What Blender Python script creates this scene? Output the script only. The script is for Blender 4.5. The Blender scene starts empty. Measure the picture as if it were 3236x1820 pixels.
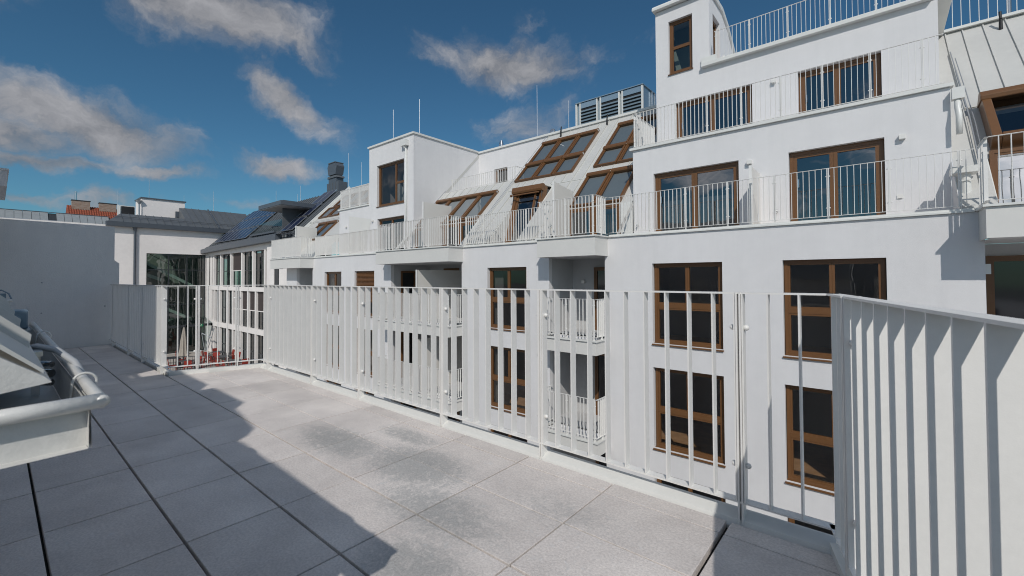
import bpy, math, random
from mathutils import Vector, Matrix
random.seed(7)
R = math.radians
SC = bpy.context.scene
COL = SC.collection

# ------------------------------------------------------------------ camera
EYE = Vector((0, 0, 1.17))
YAW, PITCH, ROLL = 0.700605, 0.0194689, -0.0053083
fwd = Vector((-math.sin(YAW), math.cos(YAW), 0)); rgt = Vector((math.cos(YAW), math.sin(YAW), 0)); upv = Vector((0, 0, 1))
f2 = fwd*math.cos(PITCH)+upv*math.sin(PITCH); u2 = upv*math.cos(PITCH)-fwd*math.sin(PITCH)
CR = rgt*math.cos(ROLL)+u2*math.sin(ROLL); CU = u2*math.cos(ROLL)-rgt*math.sin(ROLL)
cam = bpy.data.cameras.new("camera"); camo = bpy.data.objects.new("camera", cam); COL.objects.link(camo)
cam.sensor_width = 36; cam.lens = 1381.448/3236*36; cam.shift_y = -(910-850.615)/3236
cam.clip_start = 0.05; cam.clip_end = 2000
m = Matrix((CR, CU, -f2)).transposed().to_4x4(); m.translation = EYE
camo.matrix_world = m
cam.dof.use_dof = True; cam.dof.focus_distance = 9.0; cam.dof.aperture_fstop = 8
SC.camera = camo

# ------------------------------------------------------------------ light
SUNDIR = Vector((0.5, -0.73, 0.71)).normalized()
EL = math.asin(SUNDIR.z); AZ = math.atan2(SUNDIR.x, SUNDIR.y)
sun = bpy.data.lights.new("sun", 'SUN'); sun.energy = 2.55; sun.angle = R(0.53); sun.color = (1, 0.955, 0.895)
suno = bpy.data.objects.new("sun", sun); COL.objects.link(suno); suno.rotation_euler = SUNDIR.to_track_quat('Z', 'Y').to_euler()
suno.location = (0, 0, 40)

SC.view_settings.view_transform = 'Standard'; SC.view_settings.look = 'None'
SC.view_settings.exposure = 0; SC.view_settings.gamma = 1; SC.view_settings.use_curve_mapping = False
SC.render.engine = 'CYCLES'
SC.cycles.use_denoising = True; SC.cycles.denoising_prefilter = 'ACCURATE'; SC.cycles.pixel_filter_type = 'BLACKMAN_HARRIS'; SC.cycles.filter_width = 1.05
SC.cycles.max_bounces = 10; SC.cycles.transparent_max_bounces = 16; SC.cycles.glossy_bounces = 4
SC.cycles.caustics_reflective = False; SC.cycles.caustics_refractive = False

W = bpy.data.worlds.new("World"); SC.world = W; W.use_nodes = True
nt = W.node_tree; N = nt.nodes; LK = nt.links
def nd(nt, t, **k):
    n = nt.nodes.new(t)
    for a, b in k.items(): setattr(n, a, b)
    return n
def mth(nt, op, a, b=None, c=None, clamp=False):
    n = nt.nodes.new('ShaderNodeMath'); n.operation = op; n.use_clamp = clamp
    for i, v in enumerate((a, b, c)):
        if v is None: continue
        if isinstance(v, (int, float)): n.inputs[i].default_value = v
        else: nt.links.new(v, n.inputs[i])
    return n.outputs[0]
def vec(nt, op, a, b=None, scale=None):
    n = nt.nodes.new('ShaderNodeVectorMath'); n.operation = op
    for i, v in enumerate((a, b)):
        if v is None: continue
        if isinstance(v, (tuple, Vector)): n.inputs[i].default_value = tuple(v)
        else: nt.links.new(v, n.inputs[i])
    if scale is not None: n.inputs['Scale'].default_value = scale
    return n.outputs['Value'] if op in ('DOT_PRODUCT', 'LENGTH') else n.outputs['Vector']
def sstep(nt, x, lo, hi, tolo=0, tohi=1):
    n = nt.nodes.new('ShaderNodeMapRange'); n.interpolation_type = 'SMOOTHSTEP'
    nt.links.new(x, n.inputs[0]); n.inputs[1].default_value = lo; n.inputs[2].default_value = hi
    n.inputs[3].default_value = tolo; n.inputs[4].default_value = tohi
    return n.outputs[0]
def noise(nt, v, scale, detail=6, rough=.55, dist=0):
    n = nt.nodes.new('ShaderNodeTexNoise')
    if v is not None: nt.links.new(v, n.inputs['Vector'])
    n.inputs['Scale'].default_value = scale; n.inputs['Detail'].default_value = detail
    n.inputs['Roughness'].default_value = rough; n.inputs['Distortion'].default_value = dist
    return n
sky = nd(nt, 'ShaderNodeTexSky'); sky.sky_type = 'NISHITA'; sky.sun_disc = False
sky.sun_elevation = EL; sky.sun_rotation = AZ; sky.altitude = 300; sky.air_density = 1.0; sky.dust_density = 0.4; sky.ozone_density = 2.5
tc = nd(nt, 'ShaderNodeTexCoord'); D0 = tc.outputs['Generated']
wz = noise(nt, D0, 5.0, 6, .6); wsub = vec(nt, 'SUBTRACT', wz.outputs['Color'], (.5, .5, .5)); ws = vec(nt, 'SCALE', wsub, scale=.17)
DW = vec(nt, 'ADD', D0, ws)
def pixdir(x, y):      # direction from azimuth/elevation table (degrees taken from the view)
    s = 3236/2576; a = (x*s-1618)/1381.448; b = -(y*s-850.615)/1381.448
    return (CR*a+CU*b+f2).normalized()
# clouds: (centre, half length, half height, tilt, weight)
CL = [((560, 35), 195, 80, 20, 1.1), ((700, 105), 110, 40, 25, .9), ((190, 300), 235, 80, 24, 1.1), ((20, 345), 190, 70, 5, .95),
      ((120, 215), 110, 28, 28, .6), ((110, 405), 200, 32, 4, .95), ((705, 255), 110, 36, 42, .95), ((690, 425), 95, 30, 8, .9),
      ((1290, 145), 160, 46, 2, 1.0), ((1330, 315), 110, 42, -12, .62), ((385, 430), 95, 24, 12, .75), ((250, 490), 130, 26, 8, .7),
      ((70, 478), 110, 20, 2, .7), ((640, 520), 130, 18, 0, .5), ((1310, 70), 60, 45, 60, .38), ((40, 10), 130, 45, 10, .6)]
acc = None
for (c, rx, ry, rot, wt) in CL:
    d = pixdir(*c); e = (pixdir(c[0]+2, c[1])-pixdir(c[0]-2, c[1])); ux = e.length/4
    e1 = (e-d*e.dot(d)).normalized(); e2 = d.cross(e1)
    if e2.z > 0: e2 = -e2
    ar = R(rot); a1 = e1*math.cos(ar)+e2*math.sin(ar); a2 = e2*math.cos(ar)-e1*math.sin(ar)
    p = vec(nt, 'DOT_PRODUCT', DW, a1/(rx*1.3*ux)); q = vec(nt, 'DOT_PRODUCT', DW, a2/(ry*1.4*ux))
    s2 = mth(nt, 'ADD', mth(nt, 'MULTIPLY', p, p), mth(nt, 'MULTIPLY', q, q))
    g = mth(nt, 'MULTIPLY', mth(nt, 'POWER', 2.718, mth(nt, 'MULTIPLY', s2, -1.0)), wt*1.2)
    acc = g if acc is None else mth(nt, 'MAXIMUM', acc, g)
# scattered clouds everywhere else
mp = nd(nt, 'ShaderNodeMapping'); LK.new(D0, mp.inputs[0]); mp.inputs['Scale'].default_value = (1, 1, 2.2)
gen = noise(nt, mp.outputs[0], 2.6, 7, .58)
facing = vec(nt, 'DOT_PRODUCT', D0, tuple(f2))
away = sstep(nt, facing, .45, .15)
gg = mth(nt, 'MULTIPLY', sstep(nt, gen.outputs['Fac'], .43, .60), away)
acc = mth(nt, 'MAXIMUM', acc, mth(nt, 'MULTIPLY', gg, .9))
mp2 = nd(nt, 'ShaderNodeMapping'); LK.new(DW, mp2.inputs[0]); mp2.inputs['Scale'].default_value = (1, 1, 1.7); mp2.inputs['Rotation'].default_value = (0, R(12), 0)
fb = noise(nt, mp2.outputs[0], 9, 9, .6, .3)
fb2 = noise(nt, D0, 3.5, 5, .5)
dens = mth(nt, 'ADD', acc, mth(nt, 'MULTIPLY', mth(nt, 'SUBTRACT', fb.outputs['Fac'], .52), 1.5))
alpha = mth(nt, 'MULTIPLY', sstep(nt, dens, .20, 1.15), .95)
tone = nd(nt, 'ShaderNodeValToRGB'); LK.new(mth(nt, 'ADD', mth(nt, 'MULTIPLY', fb.outputs['Fac'], .75), mth(nt, 'MULTIPLY', fb2.outputs['Fac'], .35)), tone.inputs[0])
tone.color_ramp.elements[0].position = .42; tone.color_ramp.elements[0].color = (.17, .178, .20, 1)
tone.color_ramp.elements[1].position = .72; tone.color_ramp.elements[1].color = (.42, .42, .44, 1)
skc = vec(nt, 'SCALE', sky.outputs[0], scale=0.0565)
tint = vec(nt, 'MULTIPLY', skc, (.56, 1.0, 1.12))
mix = nd(nt, 'ShaderNodeMix'); mix.data_type = 'RGBA'; LK.new(alpha, mix.inputs[0]); LK.new(tint, mix.inputs[6])
sunside = vec(nt, 'DOT_PRODUCT', D0, tuple(SUNDIR)); gz_ = sstep(nt, facing, .55, .1, 1.0, 2.0); glow = mth(nt, 'MULTIPLY', sstep(nt, sunside, -.1, .8, 1.0, 1.7), gz_)  # clouds outside the view are brightened to add fill light
ctone = vec(nt, 'SCALE', tone.outputs[0]); LK.new(glow, ctone.node.inputs['Scale']); LK.new(ctone, mix.inputs[7])
LK.new(mix.outputs[2], N['Background'].inputs[0]); N['Background'].inputs[1].default_value = 1.0

# ------------------------------------------------------------------ materials
MATS = {}
def mat(name, col, rough=.6, metal=0, bump=0, bscale=60, var=0, vscale=3, spec=.5, streak=0, coat=0):
    M = bpy.data.materials.new(name); M.use_nodes = True; t = M.node_tree; b = t.nodes['Principled BSDF']
    b.inputs['Base Color'].default_value = (*col, 1); b.inputs['Roughness'].default_value = rough; b.inputs['Metallic'].default_value = metal
    b.inputs['Specular IOR Level'].default_value = spec; b.inputs['Coat Weight'].default_value = coat
    co = nd(t, 'ShaderNodeNewGeometry').outputs['Position']
    if var:
        n1 = noise(t, co, vscale, 5, .6); n2 = noise(t, co, vscale*9, 4, .6)
        f = mth(t, 'ADD', mth(t, 'MULTIPLY', n1.outputs['Fac'], .65), mth(t, 'MULTIPLY', n2.outputs['Fac'], .35))
        f = sstep(t, f, .32, .68, 1-var, 1+var*.6)
        if streak:
            mpp = nd(t, 'ShaderNodeMapping'); t.links.new(co, mpp.inputs[0]); mpp.inputs['Scale'].default_value = (3.2, 3.2, .22)
            f = mth(t, 'MULTIPLY', f, sstep(t, noise(t, mpp.outputs[0], 1.0, 6, .65).outputs['Fac'], .30, .62, 1-streak, 1.0))
        v = vec(t, 'SCALE', tuple(col)); t.links.new(f, v.node.inputs['Scale']); t.links.new(v, b.inputs['Base Color'])
    if bump:
        n3 = noise(t, co, bscale, 4, .6); bp = nd(t, 'ShaderNodeBump'); bp.inputs['Strength'].default_value = bump; bp.inputs['Distance'].default_value = .01
        t.links.new(n3.outputs['Fac'], bp.inputs['Height']); t.links.new(bp.outputs[0], b.inputs['Normal'])
    MATS[name] = M
    return M
PLASTER = mat('white_plaster', (.735, .727, .730), .92, bump=.5, bscale=110, var=.035, vscale=.5, streak=.035)
LOGG = mat('recess_paint_greyed_as_shade', (.50, .50, .50), .9, bump=.3, bscale=70, var=.05)  # loggia walls are white; the grey puts their shade into the colour
PANEL = mat('warm_white_panel', (.69, .68, .65), .55, var=.03, vscale=1.2)
FLASH = mat('white_sheet_metal', (.72, .72, .69), .4, var=.04, vscale=2)
RAIL = mat('white_powder_coat', (.79, .78, .755), .38, bump=.05, bscale=300, var=.04, vscale=6)
BROWN = mat('brown_aluminium', (.155, .072, .027), .36, var=.07, vscale=5)
ROOFW = mat('white_standing_seam', (.56, .555, .53), .42, var=.05, vscale=.8)
ROOFG = mat('grey_standing_seam', (.115, .125, .135), .45, var=.12, vscale=.8)
GUTG = mat('grey_gutter_metal', (.09, .105, .125), .4)
CREAM = mat('pinkish_plaster', (.88, .825, .79), .9, bump=.3, bscale=40, var=.06, vscale=.5)
CONC = mat('white_precast', (.86, .82, .79), .8, var=.08, vscale=.7)
DARKF = mat('dark_frame', (.035, .04, .045), .4)
BLINDF = mat('dark_brown_blind', (.055, .042, .04), .7, var=.05)
SEAM = mat('seam_shadow', (.42, .41, .39), .5)
JOINT = mat('joint_dark', (.035, .033, .03), .9)
PVM = mat('solar_cell', (.016, .024, .058), .16, spec=.7, var=.2, vscale=2)
ALU = mat('bare_aluminium', (.62, .63, .65), .35, metal=.85)
STEEL = mat('stainless_steel', (.6, .6, .6), .22, metal=1)
ZINC = mat('zinc', (.42, .44, .46), .45, metal=.6)
HVACM = mat('blue_grey_sheet', (.30, .40, .47), .3, metal=.55)
LOUV = mat('blue_grey_louvre', (.24, .33, .40), .35, metal=.4)
BLACK = mat('black_void', (.012, .013, .015), .6)
REDT = mat('red_clay_tile', (.27, .066, .032), .8, var=.3, vscale=7)
REDC = mat('red_lacquer', (.30, .03, .018), .4)
TABLE = mat('anthracite_tabletop', (.05, .052, .058), .45)
CANV = mat('grey_canvas', (.38, .34, .29), .9, var=.15, vscale=8)
PAVE = mat('beige_paving', (.44, .40, .36), .85, var=.15, vscale=1.2, bump=.2, bscale=12)
GROUND = mat('far_ground', (.2, .2, .19), .9, var=.2, vscale=.05)
PARQ = mat('oak_parquet', (.46, .26, .13), .5, var=.2, vscale=4)
INTW = mat('interior_paint', (.30, .29, .28), .9)
INTD = mat('interior_dark', (.10, .098, .095), .9)
INTG = mat('interior_green', (.20, .25, .21), .8)
STAIR = mat('stair_soffit', (.72, .80, .74), .7)
CURT = mat('grey_curtain', (.27, .27, .255), .9, var=.1, vscale=6)
CURTD = mat('dim_grey_curtain', (.085, .082, .078), .95)
GLASSD = mat('dark_door_glass', (.022, .022, .025), .06, spec=.6)
DIVP = mat('divider_panel', (.72, .70, .66), .35)
GREENS = mat('green_sign', (.02, .22, .10), .4)
LAMPM = mat('lamp_housing', (.74, .73, .70), .5)
PLUM = mat('grey_plastic_box', (.16, .22, .27), .3)
CABLE = mat('grey_cable', (.42, .43, .44), .5)
GUTW = mat('weathered_white_gutter', (.66, .65, .62), .32, var=.08, vscale=22, bump=.12, bscale=120)
ENDW = mat('end_wall_plaster', (.74, .735, .725), .92, bump=.5, bscale=60, var=.045, vscale=.8, streak=.05)

def glass(name, tcol, ior=1.75, rough=0.0, refl=(1, 1, 1)):
    M = bpy.data.materials.new(name); M.use_nodes = True; t = M.node_tree; t.nodes.clear()
    o = nd(t, 'ShaderNodeOutputMaterial'); mx = nd(t, 'ShaderNodeMixShader'); tr = nd(t, 'ShaderNodeBsdfTransparent'); gl = nd(t, 'ShaderNodeBsdfGlossy')
    ge = nd(t, 'ShaderNodeNewGeometry'); cs = mth(t, 'ABSOLUTE', vec(t, 'DOT_PRODUCT', ge.outputs['Incoming'], ge.outputs['True Normal']))
    f0 = ((ior-1)/(ior+1))**2*1.8; fres = mth(t, 'ADD', f0, mth(t, 'MULTIPLY', mth(t, 'POWER', mth(t, 'SUBTRACT', 1.0, cs), 5.0), 1-f0), clamp=True)
    tr.inputs[0].default_value = (*tcol, 1); gl.inputs['Roughness'].default_value = rough; gl.inputs[0].default_value = (*refl, 1)
    co = nd(t, 'ShaderNodeNewGeometry').outputs['Position']; n3 = noise(t, co, 1.6, 1, .4); bp = nd(t, 'ShaderNodeBump'); bp.inputs['Strength'].default_value = .02; bp.inputs['Distance'].default_value = .2
    t.links.new(n3.outputs['Fac'], bp.inputs['Height']); t.links.new(bp.outputs[0], gl.inputs['Normal'])
    t.links.new(fres, mx.inputs[0]); t.links.new(tr.outputs[0], mx.inputs[1]); t.links.new(gl.outputs[0], mx.inputs[2]); t.links.new(mx.outputs[0], o.inputs[0])
    return M
GLASS = glass('window_glass', (.82, .83, .83), 1.55)
GLASSR = glass('tilted_window_glass', (.55, .60, .63), 1.9)
GLASSG = glass('greenish_glass', (.46, .54, .51), 1.6)
GLASSC = glass('clear_glass', (.80, .86, .85), 1.5)

# terrace slab material: pale concrete paver, lichen-like mottling and a dark damp patch
def tile_mat():
    M = bpy.data.materials.new('concrete_paver'); M.use_nodes = True; t = M.node_tree; b = t.nodes['Principled BSDF']
    co = nd(t, 'ShaderNodeNewGeometry').outputs['Position']
    n1 = noise(t, co, 2.2, 6, .62); n2 = noise(t, co, 24, 9, .74, .9); n3 = noise(t, co, 90, 3, .6)
    rnd = nd(t, 'ShaderNodeObjectInfo').outputs['Random']
    cr = nd(t, 'ShaderNodeValToRGB'); t.links.new(n1.outputs['Fac'], cr.inputs[0])
    cr.color_ramp.elements[0].position = .3; cr.color_ramp.elements[0].color = (.61, .56, .53, 1)
    cr.color_ramp.elements[1].position = .7; cr.color_ramp.elements[1].color = (.82, .76, .715, 1)
    # damp patches: several soft spots given in metres on the terrace
    acc = None
    for (cx, cy, rx, ry, w) in [(-3.0, 1.62, .55, .22, 1), (-2.25, 1.72, .5, .28, 1.05), (-1.75, 1.45, .5, .24, .9), (-1.45, 1.1, .35, .22, .95), (-2.7, 2.0, .4, .13, .85), (-1.25, 1.85, .42, .2, .55), (-.95, 1.3, .5, .3, .35)]:
        d = vec(t, 'MULTIPLY', vec(t, 'SUBTRACT', co, (cx, cy, 0)), (1/rx, 1/ry, 0)); l = vec(t, 'LENGTH', d)
        g = mth(t, 'MULTIPLY', sstep(t, l, 1.55, .1), w); acc = g if acc is None else mth(t, 'MAXIMUM', acc, g)
    st = mth(t, 'ADD', acc, mth(t, 'MULTIPLY', mth(t, 'SUBTRACT', n2.outputs['Fac'], .5), 2.4))
    st = mth(t, 'MULTIPLY', sstep(t, st, .1, 1.1), mth(t, 'MINIMUM', mth(t, 'MULTIPLY', acc, 1.6), 1.0))
    mx = nd(t, 'ShaderNodeMix'); mx.data_type = 'RGBA'; t.links.new(mth(t, 'MULTIPLY', st, .75), mx.inputs[0]); t.links.new(cr.outputs[0], mx.inputs[6]); mx.inputs[7].default_value = (.33, .335, .33, 1)
    # pale flecks
    fl = mth(t, 'MULTIPLY', sstep(t, n2.outputs['Fac'], .56, .68), .5)
    mx2 = nd(t, 'ShaderNodeMix'); mx2.data_type = 'RGBA'; t.links.new(fl, mx2.inputs[0]); t.links.new(mx.outputs[2], mx2.inputs[6]); mx2.inputs[7].default_value = (.74, .73, .72, 1)
    dk = mth(t, 'ADD', .90, mth(t, 'MULTIPLY', rnd, .14)); dk = mth(t, 'MULTIPLY', dk, sstep(t, n3.outputs['Fac'], .3, .7, .86, 1.07))
    v = vec(t, 'SCALE', mx2.outputs[2]); t.links.new(dk, v.node.inputs['Scale']); t.links.new(v, b.inputs['Base Color'])
    b.inputs['Roughness'].default_value = .8; b.inputs['Specular IOR Level'].default_value = .3
    bp = nd(t, 'ShaderNodeBump'); bp.inputs['Strength'].default_value = .55; bp.inputs['Distance'].default_value = .005
    t.links.new(mth(t, 'ADD', n2.outputs['Fac'], mth(t, 'MULTIPLY', n3.outputs['Fac'], .6)), bp.inputs['Height']); t.links.new(bp.outputs[0], b.inputs['Normal'])
    return M
TILE = tile_mat()
def brick_mat():
    M = bpy.data.materials.new('old_brick'); M.use_nodes = True; t = M.node_tree; b = t.nodes['Principled BSDF']
    co = nd(t, 'ShaderNodeNewGeometry').outputs['Position']; mp = nd(t, 'ShaderNodeMapping'); t.links.new(co, mp.inputs[0]); mp.inputs['Rotation'].default_value = (0, R(90), R(90))
    br = nd(t, 'ShaderNodeTexBrick'); sp = nd(t, 'ShaderNodeSeparateXYZ'); t.links.new(co, sp.inputs[0]); cb = nd(t, 'ShaderNodeCombineXYZ'); t.links.new(sp.outputs[1], cb.inputs[0]); t.links.new(sp.outputs[2], cb.inputs[1])
    t.links.new(cb.outputs[0], br.inputs['Vector']); br.inputs['Scale'].default_value = 1; br.inputs['Brick Width'].default_value = .26; br.inputs['Row Height'].default_value = .085; br.inputs['Mortar Size'].default_value = .012
    br.inputs['Color1'].default_value = (.30, .17, .11, 1); br.inputs['Color2'].default_value = (.42, .31, .24, 1); br.inputs['Mortar'].default_value = (.30, .27, .24, 1)
    t.links.new(br.outputs[0], b.inputs['Base Color']); b.inputs['Roughness'].default_value = .9
    return M
BRICK = brick_mat()

# ------------------------------------------------------------------ object helpers
WP = {}          # world position of every object that parents others
class MB:
    def __init__(s): s.v = []; s.f = []
    def quad(s, a, b, c, d):
        i = len(s.v); s.v += [a, b, c, d]; s.f.append((i, i+1, i+2, i+3)); return s
    def box(s, x0, x1, y0, y1, z0, z1):
        i = len(s.v)
        s.v += [(x0, y0, z0), (x1, y0, z0), (x1, y1, z0), (x0, y1, z0), (x0, y0, z1), (x1, y0, z1), (x1, y1, z1), (x0, y1, z1)]
        for q in ((0, 3, 2, 1), (4, 5, 6, 7), (0, 1, 5, 4), (1, 2, 6, 5), (2, 3, 7, 6), (3, 0, 4, 7)): s.f.append(tuple(i+k for k in q))
        return s
    def prism(s, poly, a, b, axis='x'):
        """extrude a polygon given in the other two axes from a to b"""
        i = len(s.v); n = len(poly)
        def P(t, p): return (t, p[0], p[1]) if axis == 'x' else ((p[0], t, p[1]) if axis == 'y' else (p[0], p[1], t))
        s.v += [P(a, p) for p in poly]+[P(b, p) for p in poly]
        s.f.append(tuple(range(i+n-1, i-1, -1))); s.f.append(tuple(range(i+n, i+2*n)))
        for k in range(n): k2 = (k+1) % n; s.f.append((i+k, i+k2, i+n+k2, i+n+k))
        return s
    def tube(s, p, q, r, r2=None, n=10, caps=True):
        p = Vector(p); q = Vector(q); d = (q-p).normalized(); a = d.orthogonal().normalized(); b = d.cross(a); r2 = r if r2 is None else r2
        i = len(s.v)
        for c, rr in ((p, r), (q, r2)):
            for k in range(n):
                t = 2*math.pi*k/n; s.v.append(tuple(c+a*math.cos(t)*rr+b*math.sin(t)*rr))
        for k in range(n): k2 = (k+1) % n; s.f.append((i+k, i+k2, i+n+k2, i+n+k))
        if caps: s.f.append(tuple(range(i+n-1, i-1, -1))); s.f.append(tuple(range(i+n, i+2*n)))
        return s
    def path(s, pts, r, n=8):
        pts = [Vector(p) for p in pts]; rings = []; i0 = len(s.v); a = None
        for k, p in enumerate(pts):
            d = (pts[min(k+1, len(pts)-1)]-pts[max(k-1, 0)]).normalized()
            a = d.orthogonal().normalized() if a is None else (a-d*a.dot(d)).normalized()
            b = d.cross(a)
            for j in range(n): t = 2*math.pi*j/n; s.v.append(tuple(p+a*math.cos(t)*r+b*math.sin(t)*r))
        for k in range(len(pts)-1):
            for j in range(n): j2 = (j+1) % n; s.f.append((i0+k*n+j, i0+k*n+j2, i0+(k+1)*n+j2, i0+(k+1)*n+j))
        s.f.append(tuple(range(i0+n-1, i0-1, -1))); l = i0+(len(pts)-1)*n; s.f.append(tuple(range(l, l+n)))
        return s
    def ball(s, c, r, n=8, sz=1):
        rows = [[(c[0]+r*math.sin(math.pi*i/n)*math.cos(2*math.pi*j/n), c[1]+r*math.sin(math.pi*i/n)*math.sin(2*math.pi*j/n), c[2]+r*sz*math.cos(math.pi*i/n)) for j in range(n)] for i in range(n+1)]
        i0 = len(s.v)
        for r_ in rows: s.v += r_
        for i in range(n):
            for j in range(n): j2 = (j+1) % n; s.f.append((i0+i*n+j, i0+(i+1)*n+j, i0+(i+1)*n+j2, i0+i*n+j2))
        return s
    def mesh(s, name, M, org=Vector((0, 0, 0)), xf=None, smooth=False):
        me = bpy.data.meshes.new(name)
        vs = [tuple((xf @ Vector(v)) - org) if xf else (v[0]-org.x, v[1]-org.y, v[2]-org.z) for v in s.v]
        me.from_pydata(vs, [], s.f); me.materials.append(M)
        if smooth: me.polygons.foreach_set('use_smooth', [True]*len(me.polygons))
        me.update(); return me
def props(o, label=None, cat=None, group=None, kind=None):
    if label: o['label'] = label
    if cat: o['category'] = cat
    if group: o['group'] = group
    if kind: o['kind'] = kind
    return o
def thing(name, label, cat, loc, group=None, kind=None):
    o = bpy.data.objects.new(name, None); o.empty_display_size = .2; COL.objects.link(o); o.location = loc; WP[o.name] = Vector(loc)
    return props(o, label, cat, group, kind)
def obj(name, mb, M, parent=None, xf=None, smooth=False, bevel=0, **k):
    """world-space mesh builder -> one mesh object (child of parent)"""
    org = WP[parent.name] if parent else Vector((0, 0, 0))
    if not parent and k.get('cat'):                       # a thing that is one mesh: origin at its base
        vs = [Vector(v) for v in mb.v]
        if xf: vs = [xf @ v for v in vs]
        org = Vector(((min(v.x for v in vs)+max(v.x for v in vs))/2, (min(v.y for v in vs)+max(v.y for v in vs))/2, min(v.z for v in vs)))
    me = mb.mesh(name, M, org, xf, smooth); o = bpy.data.objects.new(name, me); COL.objects.link(o)
    if parent: o.parent = parent; WP[o.name] = org
    else: o.location = org; WP[o.name] = org.copy()
    if bevel:
        bv = o.modifiers.new('bevel', 'BEVEL'); bv.width = bevel; bv.segments = 2; bv.limit_method = 'ANGLE'
    return props(o, **k)
def inst(name, me, parent, loc, rotz=0, bevel=0):
    o = bpy.data.objects.new(name, me); COL.objects.link(o); o.parent = parent; o.location = Vector(loc)-WP[parent.name]; o.rotation_euler = (0, 0, rotz); WP[o.name] = Vector(loc)
    if bevel:
        bv = o.modifiers.new('bevel', 'BEVEL'); bv.width = bevel; bv.segments = 2; bv.limit_method = 'ANGLE'
    return o

def wall_holes(mb, a0, a1, b0, b1, holes, P, depth):
    """rectangular sheet with holes; P(a,b,d) maps sheet coordinates and depth to the world"""
    xs = sorted({a0, a1, *[min(max(h[0], a0), a1) for h in holes], *[min(max(h[1], a0), a1) for h in holes]})
    zs = sorted({b0, b1, *[min(max(h[2], b0), b1) for h in holes], *[min(max(h[3], b0), b1) for h in holes]})
    for i in range(len(xs)-1):
        for j in range(len(zs)-1):
            cx = (xs[i]+xs[i+1])/2; cz = (zs[j]+zs[j+1])/2
            if any(h[0] < cx < h[1] and h[2] < cz < h[3] for h in holes): continue
            mb.quad(P(xs[i], zs[j], 0), P(xs[i+1], zs[j], 0), P(xs[i+1], zs[j+1], 0), P(xs[i], zs[j+1], 0))
    for h in holes:
        u0, u1, v0, v1 = h[:4]; dd = h[4] if len(h) > 4 else depth
        mb.quad(P(u0, v0, 0), P(u0, v1, 0), P(u0, v1, dd), P(u0, v0, dd)); mb.quad(P(u1, v1, 0), P(u1, v0, 0), P(u1, v0, dd), P(u1, v1, dd))
        mb.quad(P(u0, v1, 0), P(u1, v1, 0), P(u1, v1, dd), P(u0, v1, dd)); mb.quad(P(u1, v0, 0), P(u0, v0, 0), P(u0, v0, dd), P(u1, v0, dd))

# window: frame mesh (part) with pane and sill sub-parts. outer rect, face plane y (frame front), layout = list of pane rects (fractions)
def window(parent, x0, x1, z0, z1, yf, panes, fw=.065, sash=.048, sill=True, wall_y=None, gl=None, name='window', label=None, Mf=None):
    gl = gl or GLASS; Mf = Mf or BROWN
    mb = MB(); yb = yf+.09; w = x1-x0; h = z1-z0
    mb.box(x0, x1, yf, yb, z0, z0+fw); mb.box(x0, x1, yf, yb, z1-fw, z1); mb.box(x0, x0+fw, yf, yb, z0+fw, z1-fw); mb.box(x1-fw, x1, yf, yb, z0+fw, z1-fw)
    fr = []; pl = []
    if panes is TWOTWO: mb.box(x0+fw, x1-fw, yf+.004, yb, z0+.442*h, z0+.493*h)
    for (u0, u1, v0, v1) in panes:
        a0 = x0+(u0*w if u0 > 0 else fw-.004); a1 = x0+(u1*w if u1 < 1 else w-fw+.004); b0 = z0+(v0*h if v0 > 0 else fw-.004); b1 = z0+(v1*h if v1 < 1 else h-fw+.004)
        g = .0015; a0 += g; a1 -= g; b0 += g; b1 -= g; s = sash; y0 = yf+.014; y1 = yf+.07
        mb.box(a0, a1, y0, y1, b0, b0+s); mb.box(a0, a1, y0, y1, b1-s, b1); mb.box(a0, a0+s, y0, y1, b0+s, b1-s); mb.box(a1-s, a1, y0, y1, b0+s, b1-s)
        pl.append((a0+s, a1-s, b0+s, b1-s))
    o = obj(name, mb, Mf, parent, label=label)
    for (a0, a1, b0, b1) in pl:
        obj('pane', MB().quad((a0, yf+.045, b0), (a1, yf+.045, b0), (a1, yf+.045, b1), (a0, yf+.045, b1)), gl, o)
    if sill:
        wy = wall_y if wall_y is not None else yf-.12
        obj('sill', MB().prism([(wy-.045, z0-.045), (yf+.02, z0-.015), (yf+.02, z0+.012), (wy-.045, z0-.018)], x0-.03, x1+.03), Mf, o)
    return o
TWOTWO = [(0, .5, .49, 1), (.5, 1, .49, 1), (0, 1, 0, .445)]
DOOR2 = [(0, .49, 0, 1), (.49, 1, 0, 1)]

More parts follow.
